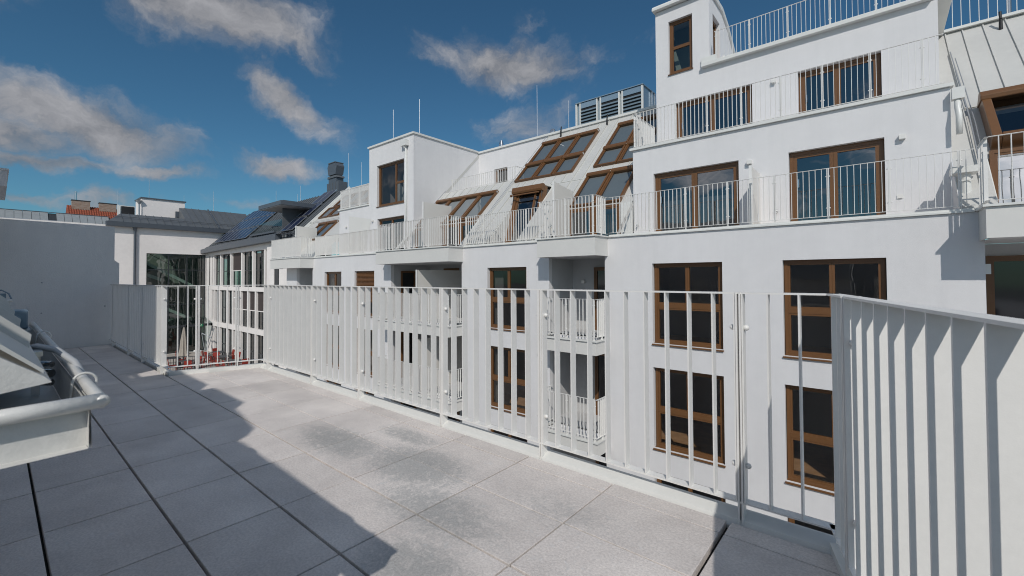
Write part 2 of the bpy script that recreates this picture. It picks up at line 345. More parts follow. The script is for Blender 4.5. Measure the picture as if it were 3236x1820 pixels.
# railing: flat bars set across the line of the rail, flat top and bottom bar, posts of twin plates with round bolts
def railing(name, label, pts, zb, zt, pitch=.118, wd=.05, th=.007, posts=None, group=None, knobs=True, base=None, cat='railing', M=None, first=None):
    M = M or RAIL
    base = zb-.09 if base is None else base
    t = thing(name, label, cat, (pts[0][0], pts[0][1], base), group)
    hz = zt-zb; me_bar = MB().box(-th/2, th/2, -wd/2, wd/2, 0, hz-.016).mesh('bar', M)
    me_post = MB().box(-.012, -.004, -wd/2-.004, wd/2+.004, 0, zt-base).box(.004, .012, -wd/2-.004, wd/2+.004, 0, zt-base).mesh('post', M)
    top = MB(); bot = MB(); bolt_me = None
    if knobs:
        bolt_me = MB().tube((.012, 0, 0), (.028, 0, 0), .008, n=8).ball((.03, 0, 0), .0135, 8).mesh('bolt', M, smooth=True)
    for i in range(len(pts)-1):
        a = Vector((*pts[i], 0)); c = Vector((*pts[i+1], 0)); L = (c-a).length; d = (c-a)/L; n = Vector((-d.y, d.x, 0)); ang = math.atan2(d.y, d.x)
        xf = Matrix.Translation(a) @ Matrix.Rotation(ang, 4, 'Z')
        for mb, z0 in ((top, zt-.008), (bot, zb)):
            tmp = MB().box(-(.02 if i == 0 else wd/2), L+(.02 if i == len(pts)-2 else wd/2), -wd/2, wd/2, z0, z0+.008)
            if (i % 2): tmp = MB().box(-(.02 if i == 0 else wd/2), L+.02, -wd/2, wd/2, z0+.0015, z0+.0095)
            k = len(mb.v); mb.v += [tuple(xf @ Vector(v)) for v in tmp.v]; mb.f += [tuple(k+q for q in f) for f in tmp.f]
        ps = posts[i] if posts else None
        if ps is None:
            m_ = max(1, round(L/1.1)); ps = [L*(k+.5)/m_ for k in range(m_)] if L < 1.3 else [L*k/m_+(.06 if k == 0 else (-.06 if k == m_ else 0)) for k in range(m_+1)]
        stops = sorted([0]+list(ps)+[L]); bars = []
        for k in range(len(stops)-1):
            s0, s1 = stops[k], stops[k+1]; nb = max(1, round((s1-s0)/pitch)) if not (first and k == 0) else first
            bars += [s0+(s1-s0)*j/nb for j in range(1, nb)]
            if k > 0: bars += [s0+.0175, s0-.0175]
        for s in bars:
            if s < .01 or s > L-.01: continue
            inst('bar', me_bar, t, a+d*s+Vector((0, 0, zb+.008)), ang)
        for s in ps:
            po = inst('post', me_post, t, a+d*s+Vector((0, 0, base)), ang)
            if knobs:
                for sg_ in (0, math.pi):
                    for zz in (.175*hz+zb-base, .83*hz+zb-base):
                        o = bpy.data.objects.new('bolt', bolt_me); COL.objects.link(o); o.parent = po; o.location = (0, 0, zz); o.rotation_euler = (0, 0, sg_)
    obj('top_rail', top, M, t); obj('bottom_rail', bot, M, t)
    return t

# ================================================================== SETTING
# courtyard ground + wide ground
obj('ground', MB().quad((-600, -400, -7.3), (400, -400, -7.3), (400, 600, -7.3), (-600, 600, -7.3)), GROUND, kind='structure')
obj('courtyard_paving', MB().box(-50.4, -24, -3, 13.38, -7.2, -5.72), PAVE, kind='structure')
obj('courtyard_lower_paving', MB().quad((-24, -3, -6.9), (9, -3, -6.9), (9, 11.39, -6.9), (-24, 11.39, -6.9)), PAVE, kind='structure')

# terrace
tf = thing('terrace_floor', 'terrace floor of large pale rectangular concrete slabs with dark open joints', None, (-5, 1, 0), kind='structure')
obj('slab_bed', MB().box(-10.7, 3.2, -2.4, 1.38, -.35, -.036).box(-6.34, 3.2, 1.381, 2.36, -.35, -.036), JOINT, tf)
obj('edge_flashing', MB().prism([(2.285, -.02), (2.30, .012), (2.365, .04), (2.372, .04), (2.372, -.33), (2.285, -.33)], -6.36, -.14), FLASH, tf)
tile_me = {}
def tile(x0, x1, y0, y1, dz=0.0):
    k = (round(x1-x0, 3), round(y1-y0, 3))
    if k not in tile_me: tile_me[k] = MB().box(-k[0]/2, k[0]/2, -k[1]/2, k[1]/2, -.035, 0).mesh('tile', TILE)
    o = inst('tile', tile_me[k], tf, ((x0+x1)/2, (y0+y1)/2, dz), 0, bevel=.0025)
    o.rotation_euler = (random.uniform(-.0012, .0012), random.uniform(-.001, .001), random.uniform(-.0012, .0012))
YJ = [-1.05, -.65, -.247, .156, .563, .964, 1.367, 1.764, 2.153, 2.283]
for j in range(len(YJ)-1):
    wide_lo = .006 if YJ[j] in (.156, .563, .964, 1.367) else .003; wide_hi = .006 if YJ[j+1] in (.156, .563, .964, 1.367) else .003
    for i in range(-17, 4):
        x0 = -.575+i*.6026; x1 = x0+.6026
        gap = .0050; gl_ = .011 if i == 0 else gap; gr = .011 if i == -1 else gap
        if x1 < -10.65: continue
        x0c = max(x0+gl_, -10.68); x1c = x1-gr
        if YJ[j] >= 1.367-.01:               # beyond the recess of the left railing
            if x1c < -6.6: continue
            x0c = max(x0c, -6.42 if YJ[j] > 1.7 else -6.6)
            if x1c-x0c < .05: continue
        xr = -.15+(2.32-YJ[j+1])*.268+.02
        if YJ[j] > -.3 and i >= 0:
            if x0c > xr: continue
            x1c = min(x1c, xr+.0)
            if x1c-x0c < .04: continue
        tile(x0c, x1c, YJ[j]+wide_lo, YJ[j+1]-wide_hi, random.uniform(-.0012, .0012))
# raised strip edging the terrace under the other railings
dx = math.sin(R(15)); dy = -math.cos(R(15))
def strip(p, q, off0, off1, z0, z1, nm='edge_strip'):
    p = Vector((*p, 0)); q = Vector((*q, 0)); d = (q-p).normalized(); n = Vector((-d.y, d.x, 0)); mb = MB()
    A = [p+n*off0, q+n*off0, q+n*off1, p+n*off1]; i = len(mb.v)
    mb.v += [(a.x, a.y, z0) for a in A]+[(a.x, a.y, z1) for a in A]
    for f in ((0, 3, 2, 1), (4, 5, 6, 7), (0, 1, 5, 4), (1, 2, 6, 5), (2, 3, 7, 6), (3, 0, 4, 7)): mb.f.append(tuple(i+k for k in f))
    return obj(nm, mb, FLASH, tf)
PC = (-.157, 2.32); PR = (PC[0]+dx*3.6, PC[1]+dy*3.6)
strip(PC, PR, -.03, .03, -.3, .035)
strip((-10.65, 1.405), (-6.66, 1.405), -.02, .05, -.3, .03); strip((-6.66, 1.40), (-6.31, 2.36), -.03, .05, -.3, .045)

# foreground railings
H = 1.0945
railing('terrace_railing', 'long white flat bar railing along the sunny edge of the terrace', [(-6.33, 2.32), PC], .095, H,
        posts=[[-6.08+6.33, -4.87+6.33, -3.89+6.33, -2.675+6.33, -1.700+6.33, -.525+6.33]], group='white railings around the terrace', base=0, wd=.052)
railing('terrace_railing', 'white flat bar railing close to the viewer at the right end of the terrace', [PC, PR], .095, H,
        posts=[[.268, 1.478, 2.688]], first=3, pitch=.121, group='white railings around the terrace', base=0, wd=.052)
railing('terrace_railing', 'white flat bar railing across the set-back, in front of the glass hall', [(-6.68, 1.38), (-6.345, 2.28)], .095, H,
        posts=[[.30, .72]], pitch=.118, group='white railings around the terrace', base=0, wd=.052)
railing('terrace_railing', 'white flat bar railing in the shade running up to the grey end wall', [(-10.62, 1.38), (-6.70, 1.38)], .095, H,
        posts=[[.28, 1.68, 2.66, 3.75]], pitch=.121, group='white railings around the terrace', base=0, wd=.052)

# end wall and terrace house (our own building)
mb = MB().prism([(-2.2, -.05), (1.42, -.05), (1.42, 2.14), (-2.2, 2.18)], -10.95, -10.70)
ew = obj('terrace_end_wall', mb, ENDW, label='plain grey rendered wall closing the left end of the terrace', cat='wall')
obj('wall_pier', MB().prism([(1.42, -.05), (1.49, -.05), (1.49, 1.47), (1.42, 1.53)], -10.93, -10.72), ENDW, ew)
obj('bolt_head', MB().ball((-10.695, .52, 1.13), .012, 6).ball((-10.695, .52, .62), .012, 6).ball((-10.695, 1.3, .7), .012, 6), ZINC, ew)
th = thing('terrace_house', 'white house the terrace belongs to, with low sloping roof edge and gutter', 'house', (-5, -1.5, -7))
obj('base_wall', MB().prism([(-14, -7.3), (2.285, -7.3), (2.285, -.36), (-14, -.36)], -6.34, 6).prism([(-14, -7.3), (1.37, -7.3), (1.37, -.36), (-14, -.36)], -10.9, -6.34), PLASTER, th)
# sloping roof beside the camera
sl = MB().prism([(.052, 1.025), (.052, 1.031), (-1.30, 2.39), (-1.33, 2.35)], -5.95, -1.0)
rf_ = obj('roof', sl, ROOFW, th)
for k in range(9):
    x = -1.30-k*.52; obj('seam', MB().prism([(.045, 1.02), (.05, 1.062), (-1.30, 2.40), (-1.30, 2.36)], x-.007, x+.007), ROOFW, rf_)
obj('drip_edge', MB().prism([(.052, 1.022), (.06, 1.012), (-.02, 1.0), (-.06, 1.11)], -5.9, -.985), GUTW, rf_)
obj('side_wall', MB().prism([(-.02, -.03), (-.02, .99), (-1.32, 2.33), (-9, 2.38), (-9, -.03)], -5.9, -1.03), PLASTER, th)
obj('unseen_shadow_block', MB().box(-4.70, -3.62, -3.4, -1.535, 2.4, 3.0).prism([(-3.62, -1.535), (-3.40, -1.66), (-3.4, -3), (-3.62, -3)], 2.4, 3.0, 'z').box(-3.395, -2.53, -3.4, -1.535, 2.4, 3.0).prism([(-2.53, -1.535), (-2.36, -1.66), (-2.36, -3), (-2.53, -3)], 2.4, 3.0, 'z').prism([(-2.355, -1.66), (-1.66, -1.75), (-1.52, -1.85), (-1.52, -3), (-2.355, -3)], 2.4, 3.0, 'z'), PLASTER, th)  # blocks added out of view, shaped to notch the terrace shadow edge
obj('back_wall', MB().box(-1.0, 3.2, -2.6, -2.35, -.03, 2.45), PLASTER, th)
obj('unseen_shade_block', MB().box(-10.69, -5.99, -3.5, -.43, -.03, 4.3), PLASTER, th)  # tall block put out of view to shade the end wall and left railing
obj('canopy', MB().box(-10.6, -9.0, -.44, .102, 2.44, 2.655).box(-10.6, -8.985, -.44, .118, 2.655, 2.68), ENDW, th)
# gutter
GX = -.91; gl0 = -2.75
gt = obj('gutter', MB().quad((GX-.02, .098, .985), (gl0, .098, .985), (gl0, .098, .918), (GX, .098, .918)).quad((GX, .094, .918), (gl0, .094, .918), (gl0, -.03, .915), (GX, -.03, .915))
         .quad((gl0, .0945, .985), (GX, .0945, .985), (GX, .0945, .918), (gl0, .0945, .918)).box(gl0, GX, -.036, -.03, .912, 1.0).box(GX-.025, GX-.022, -.03, .098, .914, .980).box(gl0, gl0+.003, -.03, .098, .914, .98), GUTW, th)
obj('gutter_lip', MB().path([(gl0, .108, .986), (GX-.02, .108, .986), (GX-.006, .109, .986), (GX+.001, .110, .985)], .0088, 12), GUTW, gt, smooth=True)
obj('end_lip', MB().tube((GX-.008, -.05, .982), (GX-.008, .112, .985), .0112, n=14), GUTW, gt, smooth=True)
for x in (-1.10, -2.1):
    pts = [(x, .1, .925)]+[(x, .108+.016*math.cos(a), .986+.0165*math.sin(a)) for a in [R(k) for k in range(-30, 200, 20)]]+[(x, .088, .93)]
    obj('gutter_bracket', MB().path(pts, .0022, 6).box(x-.009, x+.009, .1205, .1225, .965, .985), GUTW, gt, smooth=True)
# heating cable loop and clip
obj('heating_cable', MB().path([(-1.50, .01, .93), (-1.49, .018, .975), (-1.46, .036, 1.012), (-1.41, .062, 1.026), (-1.35, .09, 1.020), (-1.29, .112, .998), (-1.23, .122, .968), (-1.20, .12, .935)], .0065, 10), CABLE, gt, smooth=True)
obj('cable_clip', MB().box(-1.42, -1.405, .055, .068, .92, 1.022).box(-1.42, -1.335, .055, .068, 1.012, 1.022).tube((-1.44, .05, .965), (-1.40, .085, .965), .009).tube((-1.44, .05, .985), (-1.40, .085, .985), .007).tube((-1.44, .05, .945), (-1.40, .085, .945), .007), STEEL, gt)
obj('junction_box', MB().box(-2.62, -2.50, .018, .088, .985, 1.055).tube((-2.50, .052, 1.02), (-2.49, .052, 1.02), .018, n=14), PLUM, gt, bevel=.006)
obj('end_block', MB().box(-2.7, -2.5, .01, .1, .935, .982), GUTW, gt, bevel=.004)
g2 = obj('gutter', MB().box(-4.35, -4.0, -.03, .066, 1.00, 1.045).tube((-4.0, -.04, 1.048), (-4.0, .074, 1.048), .008).prism([(-.03, 1.0), (.055, 1.0), (.045, .93), (-.03, .93)], -4.3, -4.02), GUTW, th)
obj('cable_clip', MB().box(-4.2, -4.05, .0, .05, 1.055, 1.09).path([(-4.1, -.02, 1.09), (-4.05, .03, 1.112), (-4.02, .06, 1.09), (-4.0, .07, 1.06)], .004, 6), PLUM, g2)

# ================================================================== WHITE APARTMENT BUILDING
AB = thing('apartment_building', 'white rendered apartment building with stepped terraces and brown window frames', 'apartment building', (-12, 13, -7))
YF = 11.4; Y3 = 12.6; Y4 = 14.5; YB = 16.94
XW = [(-4.69, -2.94), (-1.68, .09), (-10.77, -8.99)]
XS = [(-19.71, -17.99), (-22.72, -20.97)]
loggias = [(-8.07, -6.10, 12.8), (-16.66, -12.10, 13.6), (-26.05, -24.08, 12.8)]
ST = 2.77
holes = []
for s in range(3):
    for (a, b) in XW+XS: holes.append((a, b, -.60-s*ST, 1.53-s*ST, .14))
    for (a, b, y) in loggias: holes.append((a, b, -.62-s*ST, 1.78-s*ST if s == 0 else 1.77-s*ST, .16))
mb = MB(); P = lambda a, b, d: (a, YF+d, b)
wall_holes(mb, -27.4, 1.43, -7.2, 2.31, holes, P, .14)
mb.quad((-27.4, YF, -7.2), (-27.4, 16, -7.2), (-27.4, 16, 2.31), (-27.4, YF, 2.31)); mb.quad((1.43, YF, -7.2), (1.43, 12.8, -7.2), (1.43, 12.8, 2.31), (1.43, YF, 2.31))
obj('facade_wall', mb, PLASTER, AB)
obj('left_return_wall', MB().box(-30.2, -27.41, 12.9, 16, -7.2, 2.3), CREAM, AB)
# recessed balconies
for s in range(3):
    for (a, b, y) in loggias:
        z0 = -.62-s*ST; z1 = 1.78-s*ST; mb = MB()
        mb.quad((a, YF+.16, z0), (a, YF+.16, z1), (a, y, z1), (a, y, z0)); mb.quad((b, YF+.16, z0), (b, y, z0), (b, y, z1), (b, YF+.16, z1))
        mb.quad((a, y, z0), (a, y, z1), (b, y, z1), (b, y, z0)); mb.quad((a, YF, z1-.004), (b, YF, z1-.004), (b, y, z1-.004), (a, y, z1-.004)); mb.quad((a, YF, z0+.06), (b, YF, z0+.06), (b, y, z0+.06), (a, y, z0+.06))
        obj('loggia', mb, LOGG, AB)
        dz = -.55-s*ST
        if a > -9: window(AB, -7.22, -6.12, dz, 1.5-s*ST, y-.06, [(0, 1, 0, 1)], sill=False, name='balcony_door', gl=GLASSD)
        elif a > -17:
            mbd = MB().box(a+.0, a+.05, 11.92, 12.75, dz, dz+.08).box(a, a+.05, 11.92, 12.75, 1.42-s*ST, 1.5-s*ST).box(a, a+.05, 11.92, 11.99, dz+.08, 1.42-s*ST).box(a, a+.05, 12.62, 12.75, dz+.08, 1.42-s*ST)
            d_ = obj('balcony_door', mbd, BROWN, AB); obj('pane', MB().quad((a+.02, 11.99, dz+.08), (a+.02, 12.62, dz+.08), (a+.02, 12.62, 1.42-s*ST), (a+.02, 11.99, 1.42-s*ST)), BLACK, d_)
            window(AB, -15.6, -14.6, dz, 1.62-s*ST, y-.06, [(0, 1, 0, 1)], sill=False, name='balcony_door', gl=GLASSD)
        else: pass
# windows of the street levels
for s in range(3):
    for n_, (a, b) in enumerate(XW+XS):
        o = window(AB, a+.015, b-.015, -.60-s*ST, 1.53-s*ST, YF+.12, TWOTWO, wall_y=YF)
        if n_ == 3 and s == 0:
            bl = MB(); z = 1.47
            while z > .1: bl.prism([(YF+.075, z-.055), (YF+.078, z-.058), (YF+.115, z-.004), (YF+.112, z)], a+.02, b-.02); z -= .062
            obj('venetian_blind', bl, BROWN, o)
# interior of the lower storeys: one room per window
for s in range(3):
    for (a, b) in XW+XS:
        x0 = a-.75; x1 = b+.75; y0 = YF+.235; y1 = YF+4.6; z0 = -.95-s*ST; z1 = 1.66-s*ST
        if a == -10.77: x0 = -12.05; x1 = -8.1
        if a == -4.69: x0, x1 = -5.95, -2.35
        if a == -1.68: x0, x1 = -2.25, 1.38
        mb = MB(); mb.quad((x0, y1, z0), (x1, y1, z0), (x1, y1, z1), (x0, y1, z1)); mb.quad((x0, y0, z0), (x0, y1, z0), (x0, y1, z1), (x0, y0, z1)); mb.quad((x1, y1, z0), (x1, y0, z0), (x1, y0, z1), (x1, y1, z1)); mb.quad((x0, y0, z1), (x1, y0, z1), (x1, y1, z1), (x0, y1, z1))
        mb.quad((x0, y0, z0), (x0, y0, z1), (a, y0, z1), (a, y0, z0)); mb.quad((b, y0, z0), (b, y0, z1), (x1, y0, z1), (x1, y0, z0)); mb.quad((a, y0, z0), (b, y0, z0), (b, y0, -.6-s*ST), (a, y0, -.6-s*ST)); mb.quad((a, y0, 1.53-s*ST), (b, y0, 1.53-s*ST), (b, y0, z1), (a, y0, z1))
        mb.box(x0+1.0, x0+1.9, y1-.03, y1-.005, z0, z0+2.0)
        rm = obj('room', mb, INTW, AB)
        cm_ = MB(); cw_ = random.uniform(.25, .6); c0_ = a+.05 if random.random() < .5 else b-cw_-.05; nn = 14
        for k in range(nn):
            u0_ = c0_+cw_*k/nn; u1_ = c0_+cw_*(k+1)/nn; v0_ = y0+.12+.035*(k % 2); v1_ = y0+.12+.035*((k+1) % 2)
            cm_.quad((u0_, v0_, z0+.02), (u1_, v1_, z0+.02), (u1_, v1_, z1-.05), (u0_, v0_, z1-.05))
        if a < -8 and random.random() < .8: obj('curtain', cm_, CURTD, rm)
        obj('parquet_floor', MB().quad((x0, y0, z0), (x1, y0, z0), (x1, y1, z0), (x0, y1, z0)), PARQ, rm)

# projecting balconies with sheet fascias
YP = 10.67
def balcony(a, b, z0, z1, joints=()):
    mb = MB(); cuts = [a]+list(joints)+[b]
    for k in range(len(cuts)-1): mb.box(cuts[k]+(.006 if k else 0), cuts[k+1]-(.006 if k < len(cuts)-2 else 0), YP, YP+.03, z0, z1)
    mb.box(a, a+.03, YP+.031, YF-.002, z0, z1); mb.box(b-.03, b, YP+.031, YF-.002, z0, z1)
    o = obj('balcony', mb, PANEL, AB)
    obj('balcony_slab', MB().box(a+.032, b-.032, YP+.032, YF-.003, z0+.03, z1-.05), PLASTER, o)
    obj('coping', MB().box(a-.04, b+.04, YP-.045, YP+.10, z1+.002, z1+.04).box(a-.04, a+.10, YP+.101, YF-.04, z1+.003, z1+.041).box(b-.10, b+.04, YP+.101, YF-.04, z1+.003, z1+.041), FLASH, o)
balcony(-8.0, -6.0, 1.78, 2.31); balcony(-16.72, -12.02, 1.78, 2.31, (-14.37,)); balcony(-27.92, -23.98, 1.77, 2.31); balcony(1.36, 6.0, 1.79, 2.31, (1.83, 3.9))
for s in range(2):
    zt_ = -.62-s*ST
    balcony(-8.0, -6.0, zt_-.37, zt_); balcony(-16.72, -12.02, zt_-.37, zt_, (-14.37,)); balcony(-27.92, -23.98, zt_-.37, zt_)
# level three ledge
for (a, b) in [(-23.93, -16.77), (-11.97, -8.05), (-5.95, 1.31)]:
    obj('ledge', MB().box(a, b, YF-.05, YF+.18, 2.312, 2.345).box(a, b, YF-.02, YF+.16, 2.345, 2.385), FLASH, AB)
obj('terrace_deck', MB().quad((-29.9, YF+.15, 2.33), (1.4, YF+.15, 2.33), (1.4, Y3+.4, 2.33), (-29.9, Y3+.4, 2.33)).quad((1.4, 10.7, 2.325), (6, 10.7, 2.325), (6, 13, 2.325), (1.4, 13, 2.325)), CONC, AB)

# level three block and level four block, right
mb = MB(); P = lambda a, b, d: (a, Y3+d, b)
H3 = [(-5.11, -2.81, 2.35, 4.23, .14), (-1.69, .11, 2.35, 4.22, .14)]
wall_holes(mb, -5.75, 1.15, 2.33, 5.03, H3, P, .14)
mb.quad((-5.75, Y3, 2.33), (-5.75, 16, 2.33), (-5.75, 16, 5.03), (-5.75, Y3, 5.03)); mb.quad((1.15, 16, 2.33), (1.15, Y3, 2.33), (1.15, Y3, 5.03), (1.15, 16, 5.03)); mb.quad((-5.75, Y3, 5.03), (1.15, Y3, 5.03), (1.15, Y4, 5.03), (-5.75, Y4, 5.03))
obj('third_floor_wall', mb, PLASTER, AB)
mb = MB(); P = lambda a, b, d: (a, Y4+d, b)
wall_holes(mb, -5.75, 1.15, 5.03, 7.80, [(-5.11, -2.84, 5.06, 6.92, .14), (-1.69, .10, 5.06, 6.90, .14)], P, .14)
mb.quad((-5.75, Y4, 5.03), (-5.75, 19, 5.03), (-5.75, 19, 7.8), (-5.75, Y4, 7.8)); mb.quad((1.15, 19, 5.03), (1.15, Y4, 5.03), (1.15, Y4, 7.8), (1.15, 19, 7.8)); mb.quad((-5.75, Y4, 7.8), (1.15, Y4, 7.8), (1.15, 19, 7.8), (-5.75, 19, 7.8))
obj('fourth_floor_wall', mb, PLASTER, AB)
obj('ledge', MB().box(-5.83, 1.2, Y3-.07, Y3+.15, 5.035, 5.105).box(-5.83, -5.68, Y3+.151, Y4-.03, 5.036, 5.106), FLASH, AB)
obj('ledge', MB().box(-4.24, 1.05, Y4-.16, Y4+.1, 7.803, 7.90).box(1.051, 1.42, Y4-.02, Y4+2.4, 7.803, 7.87), FLASH, AB)
for (a, b, z1_, zz, yy) in [(-5.11, -2.81, 4.23, 2.345, Y3), (-1.69, .11, 4.22, 2.345, Y3), (-5.11, -2.84, 6.92, 5.04, Y4), (-1.69, .10, 6.90, 5.04, Y4)]:
    o = window(AB, a+.01, b-.01, zz, z1_-.005, yy+.12, DOOR2, fw=.075, sash=.075, sill=False, name='terrace_door', gl=GLASSR)
    obj('handle', MB().box(a+.17, a+.20, yy+.10, yy+.132, zz+1.0, zz+1.2), STEEL, o)
def room(x0, x1, y0, y1, z0, z1, M=INTD):
    mb = MB(); mb.quad((x0, y1, z0), (x1, y1, z0), (x1, y1, z1), (x0, y1, z1)); mb.quad((x0, y0, z0), (x0, y1, z0), (x0, y1, z1), (x0, y0, z1)); mb.quad((x1, y1, z0), (x1, y0, z0), (x1, y0, z1), (x1, y1, z1)); mb.quad((x0, y0, z1), (x1, y0, z1), (x1, y1, z1), (x0, y1, z1))
    r_ = obj('room', mb, M, AB); obj('parquet_floor', MB().quad((x0, y0, z0), (x1, y0, z0), (x1, y1, z0), (x0, y1, z0)), PARQ, r_); return r_
room(-5.7, -2.3, Y3+.24, 15.9, 2.36, 4.6); room(-2.2, 1.1, Y3+.24, 15.9, 2.36, 4.6); room(-5.7, -2.3, Y4+.24, 18.8, 5.06, 7.4); room(-2.2, 1.1, Y4+.24, 18.8, 5.06, 7.4)
# curtain behind the left third floor door
cb = MB(); n_ = 60
for k in range(n_):
    x = -5.0+k*2.1/n_; x2 = -5.0+(k+1)*2.1/n_; y = Y3+.5+.03*math.sin(k*1.3); y2 = Y3+.5+.03*math.sin((k+1)*1.3)
    cb.quad((x, y, 2.4), (x2, y2, 2.4), (x2, y2, 3.45), (x, y, 3.45))
obj('curtain', cb, mat('dim_curtain', (.16, .15, .135), .9), AB)

# stair tower on the right
prof = [(Y4, 7.8), (Y4, 10.18), (15.9, 10.18), (16.6, 9.93), (17.5, 9.33), (19.8, 7.8)]
mb = MB(); P = lambda a, b, d: (a, Y4+d, b)
wall_holes(mb, -5.75, -4.02, 7.8, 10.18, [(-5.31, -4.54, 7.93, 9.72, .12)], P, .12)
PX = lambda a, b, d: (-4.02-d, a, b)
wall_holes(mb, Y4, 15.9, 7.8, 10.18, [(14.9, 15.69, 7.86, 9.69, .16)], PX, .16)
mb.f.append(tuple(range(len(mb.v), len(mb.v)+5))); mb.v += [(-4.02, y, z) for (y, z) in [(15.9, 7.8), (19.8, 7.8), (17.5, 9.33), (16.6, 9.93), (15.9, 10.18)]]
mb.f.append(tuple(range(len(mb.v)+5, len(mb.v)-1, -1))); mb.v += [(-5.75, y, z) for (y, z) in prof]
tw = obj('stair_tower', mb, PLASTER, AB)
pr2 = [(Y4-.16, 10.20), (Y4-.16, 10.27), (Y4-.12, 10.34), (15.95, 10.34), (16.66, 10.05), (17.56, 9.45), (20.0, 7.8), (19.8, 7.8), (17.5, 9.34), (16.6, 9.94), (15.9, 10.19)]
obj('roof_cap', MB().prism(pr2, -5.81, -3.96), FLASH, tw)
window(AB, -5.30, -4.55, 7.94, 9.715, Y4+.10, [(0, 1, 0, .5), (0, 1, .5, 1)], wall_y=Y4)
sd = MB().box(-4.2, -4.12, 14.91, 14.99, 7.87, 9.68).box(-4.2, -4.12, 15.60, 15.68, 7.87, 9.68).box(-4.2, -4.12, 14.99, 15.60, 9.58, 9.68).box(-4.2, -4.12, 14.99, 15.6, 7.87, 7.96)
o = obj('terrace_door', sd, BROWN, AB); obj('pane', MB().quad((-4.16, 14.99, 7.96), (-4.16, 15.6, 7.96), (-4.16, 15.6, 9.58), (-4.16, 14.99, 9.58)), GLASSR, o)
mb = MB().box(-5.6, -4.3, 15.9, 15.92, 7.82, 10.1).box(-5.7, -5.68, 14.75, 15.9, 7.82, 10.1)
mb.prism([(-5.2, 8.0), (-5.0, 8.0), (-5.25, 8.9), (-5.35, 8.9)], 15.0, 15.03, 'y')
obj('room', mb, INTG, AB)
obj('meter_cabinet', MB().box(-4.015, -3.95, 16.05, 16.42, 7.9, 8.75), FLASH, AB)

# back wall, low stair box on the left (two-storey white box)
BX0, BX1 = -20.35, -16.61
mb = MB(); P = lambda a, b, d: (a, Y3+d, b)
wall_holes(mb, BX0, BX1, 2.33, 7.94, [(-19.64, -17.35, 4.82, 6.92, .14), (-19.60, -17.35, 2.4, 4.19, .14)], P, .14)
mb.quad((BX1, Y3, 2.33), (BX1, YB, 2.33), (BX1, YB, 7.94), (BX1, Y3, 7.94)); mb.quad((BX0, YB, 2.33), (BX0, Y3, 2.33), (BX0, Y3, 7.94), (BX0, YB, 7.94)); mb.quad((BX0, Y3, 7.94), (BX1, Y3, 7.94), (BX1, YB, 7.94), (BX0, YB, 7.94))
obj('stair_box', mb, PLASTER, AB)
mb = MB(); P = lambda a, b, d: (a, YB+d, b)
wall_holes(mb, BX1, -5.76, 2.4, 7.9, [(-15.47, -14.56, 5.42, 6.87, .14)], P, .14)
obj('back_wall', mb, PLASTER, AB)
obj('parapet_coping', MB().box(BX0-.06, BX1+.06, Y3-.07, Y3+.2, 7.942, 8.03).box(BX1-.2, BX1+.06, Y3+.201, YB-.08, 7.943, 8.031).box(BX0-.06, BX0+.2, Y3+.201, YB-.08, 7.943, 8.031).box(BX1-.2, -5.78, YB-.075, YB+.25, 7.905, 8.0), FLASH, AB)
o = window(AB, -19.63, -17.36, 4.83, 6.915, Y3+.12, [(0, .63, 0, 1), (.63, 1, 0, .5), (.63, 1, .5, 1)], wall_y=Y3)
window(AB, -19.59, -17.36, 2.41, 4.185, Y3+.12, DOOR2, sill=False, name='terrace_door')
window(AB, -15.46, -14.57, 5.42, 6.865, YB+.12, [(0, 1, 0, 1)], sill=False, name='terrace_door', gl=GLASSR)
r_ = room(-20.2, -16.8, Y3+.24, 15.6, 4.7, 7.2, INTW)
obj('partition', MB().quad((-19.0, 13.3, 4.7), (-18.2, 13.3, 4.7), (-18.2, 13.3, 5.6), (-19.0, 13.3, 6.3)).box(-18.24, -18.2, 13.2, 13.3, 4.7, 6.4), CURT, r_)
room(-20.2, -16.8, Y3+.24, 15.6, 2.35, 4.5)
# left block at level three
mb = MB().box(-23.4, BX0-.002, Y3, 16.5, 2.33, 5.0)
obj('third_floor_wall', mb, PLASTER, AB)
obj('ledge', MB().box(-23.5, BX0-.004, Y3-.06, Y3+.15, 5.003, 5.075), FLASH, AB)
obj('wall_panel', MB().quad((-22.34, Y3-.012, 2.5), (-20.9, Y3-.012, 2.5), (-20.10, Y3-.012, 4.24), (-22.34, Y3-.012, 4.6)), PANEL, AB)

# mansard: 45 degree white standing seam roof; local sheet coordinates (x, s) with s along the slope
S2 = math.sqrt(2)
def RP(x, z, off=0.0): # point on roof plane at height z, lifted by off along the normal
    return (x, z+9.07-off/S2, z+off/S2)
rh = [(-16.4, -12.35, 2.33, 3.47), (-8.1, -5.76, 2.33, 3.47), (-10.95, -9.5, 2.33, 4.70)]
mb = MB(); wall_holes(mb, -16.60, -5.76, 2.33, 7.87, [(-16.60, -11.97, 5.40, 7.88)]+rh, lambda a, b, d: RP(a, b, -d*.4), .3)
wall_holes(mb, 1.152, 9, 2.33, 7.85, [(1.62, 3.95, 2.33, 3.46), (1.80, 4.1, 3.75, 4.7)], lambda a, b, d: RP(a, b, -d*.4), .3); mb.quad(RP(-29.95, 2.33), RP(-23.4, 2.33), RP(-23.4, 7.87), RP(-29.95, 7.87)); mb.quad(RP(-23.4, 5.1), RP(BX0, 5.1), RP(BX0, 7.87), RP(-23.4, 7.87))
mb.quad((-29.95, YB, 7.87), (BX0, YB, 7.87), (BX0, 22, 7.87), (-29.95, 22, 7.87)); mb.quad((BX0, YB+.2, 7.86), (-5.76, YB+.2, 7.86), (-5.76, 22, 7.86), (BX0, 22, 7.86)); mb.quad((1.2, YB, 7.84), (9, YB, 7.84), (9, 22, 7.84), (1.2, 22, 7.84))
